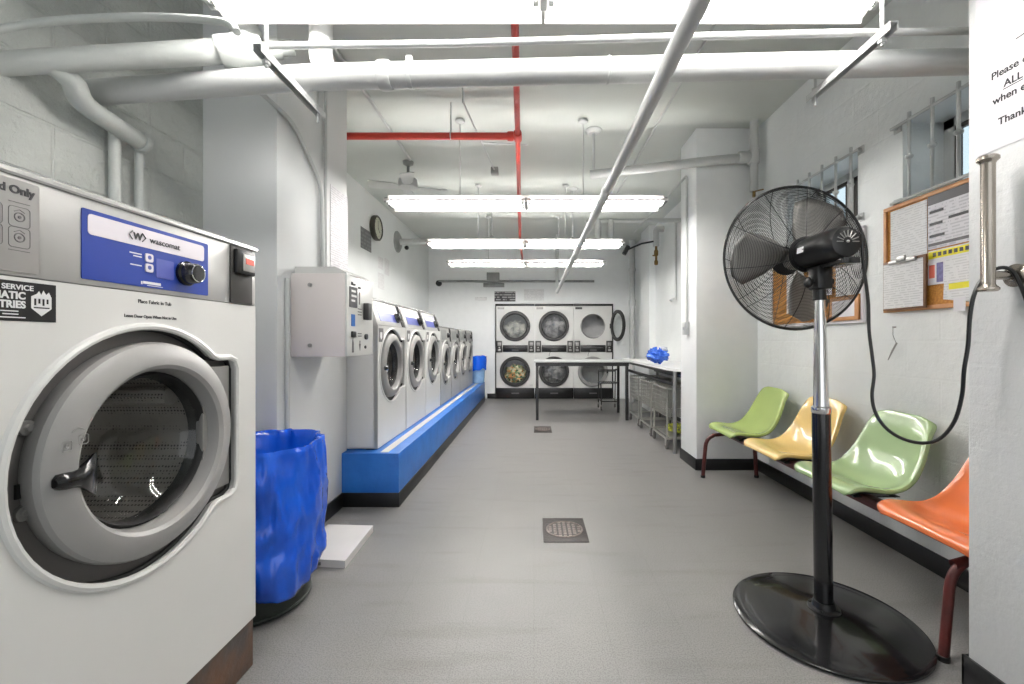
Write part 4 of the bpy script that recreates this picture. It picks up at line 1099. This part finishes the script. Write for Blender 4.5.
# ------------------------------------------------------------------ wire laundry carts
def cart(name, label, loc, w, d, hb, ht, group, handle=True):
    """w across X, d along Y"""
    r = thing(name, label, 'cart', (0, 0, 0), group)
    f = B()
    x0, x1, y0, y1 = -w/2, w/2, -d/2, d/2
    for z in (.12, ht):
        f.tube(elbow([(x0, y0, z), (x1, y0, z), (x1, y1, z), (x0, y1, z), (x0, y0+.001, z)], .05), .011, 8)
    for x in (x0+.01, x1-.01):
        for y in (y0+.01, y1-.01): f.cyl((x, y, .10), (x, y, ht), .011, seg=8)
    obj('frame', f, 'wire', r)
    g = B()
    n1, n2, n3 = 14, 12, 7
    for k in range(n3):
        z = hb+(ht-hb)*k/(n3-1); s_ = .95+.05*k/(n3-1)
        g.tube([(x0*s_, y0*s_, z), (x1*s_, y0*s_, z), (x1*s_, y1*s_, z), (x0*s_, y1*s_, z)], .0042 if k < n3-1 else .007, 5, True)
    for k in range(n1+1):
        t = -1+2*k/n1
        for s_ in (-1, 1):
            g.tube([(x1*t*.95, y1*s_*.95, hb), (x1*t, y1*s_, ht)], .0038, 4)
            g.tube([(x1*s_*.95, y1*t*.95, hb), (x1*s_, y1*t, ht)], .0038, 4)
        g.tube([(x1*t*.95, y0*.95, hb), (x1*t*.95, y1*.95, hb)], .0024, 4)
        g.tube([(x0*.95, y1*t*.95, hb), (x1*.95, y1*t*.95, hb)], .0024, 4)
    obj('basket', g, 'wire', r)
    for x in (x0+.01, x1-.01):
        for y in (y0+.01, y1-.01):
            c_ = obj('caster', B().box(x-.018, x+.018, y-.012, y+.03, .075, .115, .003).box(x-.018, x-.013, y-.005, y+.03, .04, .09).box(x+.013, x+.018, y-.005, y+.03, .04, .09), 'steel', r)
            obj('wheel', B().lathe([(0, -.014), (.040, -.014), (.056, -.010), (.056, .010), (.040, .014), (0, .014)], (x, y+.015, .056), (1, 0, 0), 20), 'rubber', c_)
    return r
c0_ = cart('laundry_cart', 'wire laundry cart under the white table, the one with a yellow item inside', None, .46, .53, .36, .67, 'wire laundry carts')
c0_.location = (1.695, 5.02, 0)
c1_ = copy_tree(c0_); c1_.location = (1.695, 5.66, 0); c1_['label'] = 'wire laundry cart in the middle under the white table'
c2_ = copy_tree(c0_); c2_.location = (1.695, 6.30, 0); c2_['label'] = 'wire laundry cart under the end of the white table by the dryers'
o = tag(obj('cloth', B().ball((0, 0, 0), (.14, .18, .05), 24, 14, bjit), 'yellowtoy'), 'yellow and black cloth lying in the low frame of a wire cart', 'cloth'); o.location = (1.68, 4.98, .19)
o2 = B().box(-.19, .19, -.25, .25, .125, .132); o2 = obj('shelf', o2, 'wire', None)
o2.parent = c0_
# small folding trolley beside the black table
tr = thing('folding_trolley', 'small chrome trolley frame at the end of the black table', 'trolley', (1.30, 7.55, 0))
q = B()
for x in (1.16, 1.46):
    q.tube(elbow([(x, 7.75, .09), (x, 7.72, .70), (x, 7.45, .70)], .05), .011, 8)
    q.tube(elbow([(x, 7.40, .09), (x, 7.45, .45), (x, 7.70, .47)], .05), .011, 8)
    q.tube([(x, 7.38, .16), (x, 7.76, .16)], .010, 8)
for (y, z) in ((7.45, .70), (7.72, .66), (7.46, .47), (7.70, .47), (7.39, .16), (7.75, .16)):
    q.cyl((1.16, y, z), (1.46, y, z), .010, seg=8)
obj('frame', q, 'ring_dark', tr)
q = B()
for k in range(9): q.tube([(1.18+k*.033, 7.40, .165), (1.18+k*.033, 7.75, .165)], .003, 4)
for k in range(9): q.tube([(1.18+k*.033, 7.47, .475), (1.18+k*.033, 7.70, .475)], .003, 4)
obj('rack', q, 'wire', tr)
for x in (1.16, 1.46):
    for y in (7.40, 7.75):
        c_ = obj('caster', B().box(x-.015, x+.015, y-.01, y+.02, .07, .10, .002), 'steel', tr)
        obj('wheel', B().lathe([(0, -.01), (.04, -.01), (.04, .01), (0, .01)], (x, y+.01, .04), (1, 0, 0), 18), 'rubber', c_)

# blue-lined pale bin at the end of the plinth
bn = thing('pail', 'pale blue bin with bright blue liner at the end of the washer plinth', 'bin', (-1.09, 8.36, PZ))
obj('body', B().lathe([(0, PZ), (.12, PZ), (.15, PZ+.44), (.145, PZ+.44)], (-1.09, 8.36, 0), (0, 0, 1), 28), 'palebin', bn)
def pj(p, a, r, h): return p + Vector((0, 0, .02*math.sin(3*a)+.012*math.sin(7*a)))*(1 if h < PZ+.3 else .4)
o = obj('pail_liner', B().lathe([(.13, PZ+.36), (.148, PZ+.46), (.160, PZ+.52), (.168, PZ+.52), (.17, PZ+.45), (.163, PZ+.26)], (-1.09, 8.36, 0), (0, 0, 1), 48, pj), 'bag')
tag(o, 'bright blue liner folded over the pale bin near the dryers', 'bin liner')

# ------------------------------------------------------------------ strip lights
def lamp(label, xc, yc, z, back=True):
    r = thing('strip_light', label, 'ceiling light', (0, 0, 0), 'suspended fluorescent strip lights')
    Ln = 1.22; hw = .155
    # flared reflector; open slots beside the channel are added to brighten the ceiling
    for nm, s_ in (('reflector', -1), ('reflector', 1)):
        a0, a1 = (-Ln, -.006) if s_ < 0 else (.006, Ln)
        q = B(m=Matrix(((1, 0, 0, 0), (0, 0, 1, 0), (0, 1, 0, 0), (0, 0, 0, 1))))
        for k_ in (-1, 1):
            q.extrude([(.040, k_*.076), (.036, k_*.078), (.012, k_*(hw-.006)), (-.001, k_*hw), (0, k_*(hw+.004)), (.016, k_*hw), (.044, k_*.080)], a0, a1)
        for xx in (a0+.01, (a0+a1)/2, a1-.01): q.extrude([(.038, -.082), (.042, -.082), (.052, -.05), (.052, .05), (.042, .082), (.038, .082), (.048, .045), (.048, -.045)], xx-.008, xx+.008)
        rf = obj('reflector', q, 'fixture', r)
    obj('channel', B().box(-Ln+.002, Ln-.002, -.058, .058, .044, .080, .004), 'fixture', r)
    for x in (-Ln, -.0, Ln):
        obj('socket_bar', B().box(x-.012, x+.012, -.10, .10, .004, .045, .003), 'galv', r)
    for s_ in (-1, 1):
        for y in (-.072, .072):
            x0, x1 = (-Ln+.015, -.03) if s_ < 0 else (.03, Ln-.015)
            tbm = obj('tube', B().cyl((x0, y, .018), (x1, y, .018), .0145, seg=16), 'tube', r)
            for xe in (x0, x1): obj('tube_cap', B().cyl((xe-.010, y, .018), (xe+.010, y, .018), .0155, seg=14), 'galv', tbm)
    hz = CEIL-z
    for x in (-.59, .51):
        hr = obj('hanger', B().cyl((x, 0, .080), (x, 0, hz), .006, seg=8), 'pipe', r)
        obj('canopy', B().lathe([(.0, 0), (.045, 0), (.04, -.015), (.012, -.028), (0, -.028)], (x, 0, hz), (0, 0, 1), 20), 'pipe', hr)
    r.location = (xc, yc, z)
    return r
l0 = lamp('suspended strip light over the big washer and the fan', .035, 1.496, 2.42)
for lab, xc, yc, z in (('suspended strip light just past the red sprinkler tee', -.07, 3.84, 2.405), ('suspended strip light third from the camera, over the middle washers', -.11, 5.41, 2.395), ('suspended strip light closest to the dryers', -.125, 6.75, 2.39)):
    o = copy_tree(l0); o.location = (xc, yc, z); o['label'] = lab
    for ch in o.children:
        pass

# ------------------------------------------------------------------ pipes
def pipe(name, label, cat, runs, m, extra=None):
    """runs: (part name, points, radius)"""
    base = Vector(runs[0][1][0]); r = thing(name, label, cat, base)
    for nm, pts, rad in runs: obj(nm, B().tube(pts, rad, 18), m, r)
    return r
def collar(p, ax, r0, ln, m, parent, nm='coupling'):
    p = Vector(p); ax = Vector(ax).normalized()
    return obj(nm, B().lathe([(0, -ln/2), (r0*.96, -ln/2), (r0*1.02, -ln*.4), (r0*1.05, 0), (r0*1.02, ln*.4), (r0*.96, ln/2), (0, ln/2)], p, ax, 20), m, parent)
PYm = 1.735
def zbig(x): return 2.285+.024*x + (.0)
big_pts = [(x, PYm, zbig(x)-(.045*max(0, -x-.9))) for x in (-1.79, -1.3, -.9, -.4, .2, .8, 1.3, 2.03)]
r = pipe('drain_pipe', 'thick white painted pipe crossing the room below the first light', 'pipe',
    [('run', big_pts, .048), ('riser', elbow([(-.66, PYm, zbig(-.8)), (-.86, PYm, zbig(-.86)), (-.86, PYm, CEIL)], .10, 7), .044)], 'pipe')
collar((-.60, PYm, zbig(-.6)), (1, 0, 0), .054, .05, 'pipe', r)
collar((-.5, PYm, zbig(-.5)), (1, 0, 0), .050, .02, 'pipe', r, 'clamp')
collar((.30, PYm, zbig(.3)), (1, 0, 0), .050, .012, 'pipe', r, 'clamp')
obj('cap', B().box(-.515, -.49, PYm-.01, PYm+.01, zbig(-.5)+.045, zbig(-.5)+.075, .003), 'pipe', r)
LP = lambda t: Vector((-1.84+.68*t, 1.425+.305*t, 2.115+.255*t))
LA = (LP(1)-LP(0)).normalized()
tee = LP(1.0)
r = pipe('lagged_pipe', 'lagged white pipe entering the block wall above the big washer', 'pipe',
    [('run', [LP(0), LP(.3), LP(.7), LP(1.06)], [.037, .039, .043, .046]),
     ('riser', [tee, (tee.x, tee.y+.03, CEIL)], .042),
     ('branch', smooth_path([LP(.22), LP(.24)+Vector((0, .06, -.03)), (-1.70, 1.62, 2.10), (-1.715, 1.74, 2.085), (-1.72, 1.89, 2.07)], 5), .036)], 'lag')
collar(tee+Vector((0, .005, .055)), (0, 0, 1), .055, .07, 'lag', r, 'tee')
collar(LP(.98), LA, .057, .16, 'lag', r, 'tee')
collar(LP(1.13), LA, .040, .05, 'lag', r, 'union')
collar(LP(1.18), LA, .030, .07, 'lag', r, 'union')
collar((-1.72, 1.885, 2.07), (0, 1, 0), .042, .03, 'lag', r, 'union')
pipe('wall_pipe', 'upright pipe on the block wall directly under the lagged branch', 'pipe', [('run', [(-1.745, 1.90, .3), (-1.745, 1.90, 2.06)], .017)], 'lag')
pipe('wall_pipe', 'second upright pipe on the block wall above the washer lid', 'pipe', [('run', [(-1.755, 1.80, .3), (-1.755, 1.80, 2.12)], .020)], 'lag')
pipe('conduit', 'thin white conduit crossing the room just under the first light', 'conduit', [('run', [(-1.06, 1.64, 2.325), (-.3, 1.63, 2.328), (.5, 1.62, 2.345), (1.12, 1.62, 2.36), (2.08, 1.62, 2.375)], .0125)], 'pipe')
pipe('conduit', 'thin bent conduit on the block wall above the lagged pipe', 'conduit', [('run', smooth_path([(-1.785, 1.30, 2.10), (-1.6, 1.38, 2.22), (-1.3, 1.42, 2.27), (-1.05, 1.44, 2.27), (-.98, 1.42, 2.22)], 6), .012)], 'lag')
pipe('long_pipe', 'white pipe running down the length of the room under the lights', 'pipe', [('run', [(.438, .2, 2.10), (.438, 2.2, 2.10), (.430, 4.5, 2.10), (.425, 7.9, 2.098)], .028), ('riser', elbow([(.425, 7.7, 2.098), (.425, 7.95, 2.098), (.425, 7.95, CEIL)], .07), .027)], 'pipe')
r = [o for o in bpy.data.objects if o.name.startswith('long_pipe')][0]
for yy in (2.55, 5.0): collar((.436, yy, 2.10), (0, 1, 0), .033, .05, 'pipe', r)
r = pipe('sprinkler_pipe', 'red sprinkler pipe with a tee under the ceiling', 'pipe', [('run', [(-.10, 2.2, 2.90), (-.135, 3.57, 2.90), (-.235, 7.2, 2.90), (-.24, 8.9, 2.90)], .022), ('branch', [(-2.2, 3.57, 2.90), (-.135, 3.57, 2.90)], .029)], 'red')
collar((-.135, 3.57, 2.90), (0, 1, 0), .034, .12, 'red', r, 'tee')
collar((-.195, 3.57, 2.90), (1, 0, 0), .037, .05, 'red', r, 'tee')
for (x, y) in ((-.69, 3.57), (-1.6, 3.57)):
    h = obj('hanger', B().cyl((x, y, 2.93), (x, y, CEIL), .006, seg=8).torus((x, y, 2.90), (1, 0, 0), .034, .004, 20, 6), 'pipe', r)
pipe('conduit', 'straight conduit on the ceiling leading to the ceiling fan', 'conduit', [('run', [(-1.33, 1.8, 3.165), (-1.345, 4.66, 3.165)], .014)], 'pipe')
pipe('conduit', 'thin conduit on the ceiling between the long pipe and the pillar', 'conduit', [('run', [(1.13, 1.7, 3.17), (1.11, 6.5, 3.17)], .010)], 'pipe')
r = pipe('branch_pipe', 'white pipe from the corner by the pillar toward the room middle', 'pipe', [('run', [(1.99, 3.90, 2.87), (1.5, 3.92, 2.83), (1.0, 3.98, 2.79), (.53, 4.05, 2.765)], .042), ('riser', [(1.985, 3.88, 2.55), (1.985, 3.88, CEIL)], .036)], 'pipe')
collar((1.985, 3.89, 2.86), (0, 0, 1), .050, .12, 'pipe', r, 'tee')
collar((1.90, 3.895, 2.863), (1, 0, 0), .050, .10, 'pipe', r, 'tee')
obj('spigot', B().cyl((1.985, 3.88, 2.56), (1.985, 3.88, 2.50), .014, seg=12).cyl((1.985, 3.86, 2.545), (2.05, 3.84, 2.555), .006, seg=8), 'brass', r)
obj('hanger', B().cyl((.56, 4.04, 2.80), (.56, 4.04, CEIL), .012, seg=8), 'pipe', r)
obj('escutcheon', B().lathe([(0, -.035), (.05, -.035), (.078, -.01), (.078, 0), (0, 0)], (.56, 4.04, CEIL), (0, 0, 1), 24), 'pipe', r)
pipe('conduit', 'bent conduit running down the column into the card machine', 'conduit', [('run', elbow([(-1.375, 2.12, 2.45), (-1.373, 2.45, 2.45), (-1.372, 2.78, 2.20), (-1.372, 2.80, 1.60)], .10, 6), .012), ('drop', [(-1.372, 2.83, 1.60), (-1.372, 2.83, CEIL)], .011)], 'pipe')
pipe('conduit', 'upright conduit on the column beside the card machine, above the trash bin', 'conduit', [('run', [(-1.376, 2.40, 0), (-1.376, 2.40, 1.55)], .013)], 'pipe')
r = pipe('conduit', 'white conduit with a switch box on the pillar beside the white table', 'conduit', [('run', elbow([(XP-.014, 4.21, 1.36), (XP-.014, 4.21, 2.82), (XP-.014, 6.4, 2.82)], .04), .011)], 'pipe')
obj('switch_box', B().box(XP-.045, XP-.001, 4.17, 4.25, 1.26, 1.385, .004), 'pipe', r)
obj('switch', B().box(XP-.050, XP-.045, 4.195, 4.225, 1.31, 1.34, .002), 'greyside', r)
r = pipe('corner_pipe', 'upright white pipe in the corner beside the dryers', 'pipe', [('run', [(1.93, 8.45, 0), (1.93, 8.45, CEIL)], .055)], 'pipe')
collar((1.93, 8.45, 1.95), (0, 0, 1), .068, .12, 'pipe', r); collar((1.93, 8.45, 2.6), (0, 0, 1), .065, .06, 'pipe', r)
r = pipe('valve_pipe', 'brass valve hanging from a white pipe on the rear wall', 'valve', [('run', elbow([(1.96, 6.9, 2.72), (1.96, 6.9, 3.0), (2.08, 6.9, 3.0)], .05), .05)], 'pipe')
obj('valve_body', B().lathe([(0, 0), (.024, 0), (.030, .02), (.030, .06), (.018, .08), (.018, .14), (.034, .16), (.034, .22), (.02, .25), (.02, .30)], (1.96, 6.9, 2.42), (0, 0, 1), 20), 'brass', r)
obj('lever', B().box(1.90, 1.965, 6.885, 6.90, 2.56, 2.58, .003), 'brass', r)
pipe('brace_rod', 'black sway brace rod between the lights and the brass valve', 'brace', [('run', [(1.45, 6.7, 2.62), (1.7, 6.8, 2.74), (1.93, 6.9, 2.80)], .014), ('stub', [(1.40, 6.7, 2.55), (1.47, 6.7, 2.68)], .035)], 'black')
pipe('conduit', 'conduit dropping on the rear wall behind the white table', 'conduit', [('run', elbow([(2.06, 6.25, 1.80), (2.06, 6.25, 2.95), (1.75, 6.25, 2.95)], .05), .014), ('stub', elbow([(2.06, 6.25, 1.82), (2.0, 6.33, 1.80), (2.06, 6.45, 1.80)], .03), .014)], 'pipe')
pipe('far_conduit', 'grey conduit along the far wall above the dryers', 'conduit', [('run', [(-1.98, YF-.04, 2.44), (1.25, YF-.04, 2.44)], .024)], 'galv')
tag(obj('junction_box', B().box(-1.05, -.62, YF-.075, YF-.002, 2.32, 2.40, .004).box(-.98, -.72, YF-.07, YF-.002, 2.42, 2.62, .004), 'galv'), 'grey electrical box on the far wall above the dryer signs', 'electrical box')
tag(obj('wall_stub', B().lathe([(0, 0), (.06, 0), (.06, .05), (.045, .06), (0, .06)], (-1.98, YF, 2.40), (0, -1, 0), 20), 'black'), 'black round stub on the far wall beside the strip light', 'fitting')
r = pipe('duct_pipe', 'white pipe leaving a round wall flange below the clock side', 'pipe', [('run', [(XL2, 6.9, 2.79), (1.4, 6.9, 2.79)], .05)], 'pipe')
obj('flange', B().lathe([(0, 0), (.17, 0), (.17, .02), (.12, .05), (.05, .06)], (XL2, 6.9, 2.79), (1, 0, 0), 28), 'galv', r)
obj('flange_knob', B().ball((XL2+.18, 6.82, 2.68), .035, 12, 8), 'black', r)
r = pipe('manifold_pipe', 'white ceiling pipe with two thick drops beyond the third strip light', 'pipe', [('run', [(.72, 6.05, 2.88), (2.08, 6.05, 2.90)], .03), ('drop', [(.90, 6.05, 2.90), (.90, 6.05, 2.50)], .045), ('drop', [(1.08, 6.05, 2.90), (1.08, 6.05, 2.50)], .045)], 'pipe')
obj('hanger', B().cyl((.80, 6.05, 2.90), (.80, 6.05, CEIL), .008, seg=8), 'pipe', r)
# hangers and small ceiling fittings
for lab, x, y, z0 in (('sprinkler drop with a ceiling plate farther along the long pipe', .50, 5.6, 2.55), ('sprinkler drop over the third strip light', -.60, 6.1, 2.7)):
    r = pipe('sprinkler_drop', lab, 'sprinkler', [('drop', [(x, y, z0), (x, y, CEIL)], .009)], 'pipe')
    obj('escutcheon', B().lathe([(0, -.03), (.05, -.03), (.075, -.01), (.075, 0), (0, 0)], (x, y, CEIL), (0, 0, 1), 24), 'pipe', r)
    obj('head', B().lathe([(0, 0), (.012, 0), (.03, -.02), (.03, -.024), (0, -.024)], (x, y, z0), (0, 0, 1), 16), 'galv', r)
r = pipe('hanger_rod', 'thin rod hanger with cross clamp above the red branch', 'hanger', [('rod', [(-.53, 3.2, CEIL), (-.53, 3.2, 2.97)], .007), ('arm', [(-.53, 3.2, 2.98), (-.42, 4.6, 3.02)], .007), ('cross_arm', [(-.48, 3.9, 3.0), (-.06, 3.95, 3.0)], .008)], 'pipe')
obj('clamp', B().box(-.46, -.38, 4.56, 4.64, 2.98, 3.05, .005), 'rim', r)
# strut rails below the big pipe
for lab, x, z in (('white strut bracket under the thick pipe above the trash bin', -.915, 2.185), ('white strut bracket under the thick pipe above the fan', 1.19, 2.258)):
    r = thing('strut_bracket', lab, 'bracket', (x, PYm, z), 'strut brackets')
    obj('rail', B().box(x-.014, x+.014, 1.42, 1.86, z-.004, z, .001).box(x-.014, x-.011, 1.42, 1.86, z-.028, z-.004).box(x+.011, x+.014, 1.42, 1.86, z-.028, z-.004), 'pipe', r)
    obj('rod', B().cyl((x, 1.47, z-.05), (x, 1.47, 2.418), .006, seg=8), 'pipe', r)
    for y_, z_ in ((1.47, z-.034), (1.82, z+.006)): obj('nut', B().lathe([(0, -.006), (.013, -.006), (.013, .006), (0, .006)], (x, y_, z_), (0, 0, 1), 6), 'pipe', r)
    obj('rod', B().cyl((x, 1.82, z-.06), (x, 1.82, z+.10), .005, seg=8), 'pipe', r)

# ------------------------------------------------------------------ ceiling fan, clock, wall papers
cf = thing('ceiling_fan', 'white ceiling fan above the washers near the clock', 'fan', (-1.39, 4.75, CEIL))
obj('mount', B().lathe([(0, 0), (.06, 0), (.055, -.03), (.02, -.05), (.016, -.05), (.016, -.17), (0, -.17)], (-1.39, 4.75, CEIL), (0, 0, 1), 20), 'galv', cf)
obj('motor', B().lathe([(0, .11), (.06, .11), (.10, .08), (.11, .03), (.10, -.01), (.05, -.03), (0, -.03)], (-1.39, 4.75, 2.90), (0, 0, 1), 28), 'pipe', cf)
for k in range(4):
    a = .25+k*PI/2
    mm = Matrix.Translation((-1.39, 4.75, 2.90)) @ Matrix.Rotation(a, 4, 'Z') @ Matrix.Rotation(math.radians(12), 4, 'X')
    b = B(m=mm); b.prism([(.10, -.03), (.15, -.055), (.40, -.075), (.42, -.05), (.42, .05), (.40, .075), (.15, .055), (.10, .03)], -.004, .004)
    obj('blade', b, 'pipe', cf)
ck = thing('wall_clock', 'round wall clock with dark rim above the white washers', 'clock', (XL2, 5.91, 2.75))
obj('case', B().lathe([(0, 0), (.16, 0), (.172, .02), (.172, .06), (.155, .072), (.142, .06)], (XL2, 5.91, 2.75), (1, 0, 0), 40), 'clockcase', ck)
obj('face', B().lathe([(0, .056), (.145, .056)], (XL2, 5.91, 2.75), (1, 0, 0), 40), 'clockface', ck)
q = B('+x', (XL2+.058, 5.91, 2.75))
q.box(-.004, .004, -.01, .10, 0, .002); q.prism([(-.008, 0), (.06, -.055), (.066, -.049), (.0, .008)], 0, .002)
for k in range(12):
    a = k*PI/6; q.box(.118*math.cos(a)-.005, .118*math.cos(a)+.005, .118*math.sin(a)-.005, .118*math.sin(a)+.005, 0, .001)
obj('hand', q, 'ink', ck)
def lsheet(name, label, y0, y1, z0, z1, m, cat='paper', X=XL2, grp=None):
    return tag(obj(name, B('+x', (X, 0, 0)).prism([(y0, z0), (y1, z0), (y1, z1), (y0, z1)], .001, .004), m), label, cat, grp)
def lw(x, y, X=XL2):
    Y = -F_PX*X/(VX-x); return (Y, EYE+(VY-y)/F_PX*Y)
a = lw(360.5, 250); b_ = lw(371, 268)
lsheet('wall_notice', 'dark printed notice on the wall under the clock', a[0], b_[0], 2.39, 2.66, 'dark_page_y', 'notice')
for lab, x0, x1, ya, yb in (('white paper beside the dark notice under the clock, the upper one', 378, 383, 256, 268), ('white paper under the clock, the lower one nearest the washers', 378, 384, 272, 288), ('white paper farther along the wall from the dark notice', 384.5, 389, 258, 274)):
    Y0 = lw(x0, 0)[0]; Y1 = lw(x1, 0)[0]
    z1 = EYE+(VY-ya)/F_PX*Y0; z0 = EYE+(VY-yb)/F_PX*Y0
    lsheet('wall_notice', lab, Y0, Y1, z0, z1, 'page_y2', 'notice')
lsheet('wall_notice', 'tall white notice taped on the column above the card machine', 2.93, 3.20, 1.64, 2.27, 'page_y', 'notice', X=-1.39)
def fsheet(name, label, x0, x1, y0, y1, m):
    A = px(x0, y0, YF); Z = px(x1, y1, YF)
    return tag(obj(name, B('-y', (0, YF, 0)).prism([(A.x, Z.z), (Z.x, Z.z), (Z.x, A.z), (A.x, A.z)], .001, .006), m), label, 'notice')
fsheet('wall_sign', 'dark sign with pale print above the first dryer', 494.5, 515.5, 291.5, 301.5, 'dark_page_x')
fsheet('wall_sign', 'white sign above the middle dryer', 524, 544, 289, 300.5, 'page_x')
fsheet('wall_sign', 'small faint paper on the far wall beside the dark sign', 475, 487, 297, 300.5, 'page_x')

# ------------------------------------------------------------------ camera, world, view
cam = bpy.data.cameras.new('camera'); cam.sensor_width = 36; cam.sensor_fit = 'HORIZONTAL'
cam.lens = 36*F_PX/1024; cam.shift_x = -(VX-512)/1024; cam.shift_y = (VY-342)/1024; cam.clip_start = .02; cam.clip_end = 100
co = link(bpy.data.objects.new('camera', cam)); co.location = (0, 0, EYE); co.rotation_euler = (PI/2, 0, 0)
sc = bpy.context.scene; sc.camera = co
w = bpy.data.worlds.new('world'); sc.world = w; w.use_nodes = True
bg = w.node_tree.nodes['Background']; bg.inputs[0].default_value = (.95, .98, 1.0, 1); bg.inputs[1].default_value = .75
sc.view_settings.view_transform = 'Standard'; sc.view_settings.look = 'None'; sc.view_settings.gamma = 1; sc.view_settings.exposure = .98
sc.view_settings.use_curve_mapping = False
sc.cycles.max_bounces = 8; sc.cycles.diffuse_bounces = 5; sc.cycles.transparent_max_bounces = 10
sc.cycles.use_denoising = True
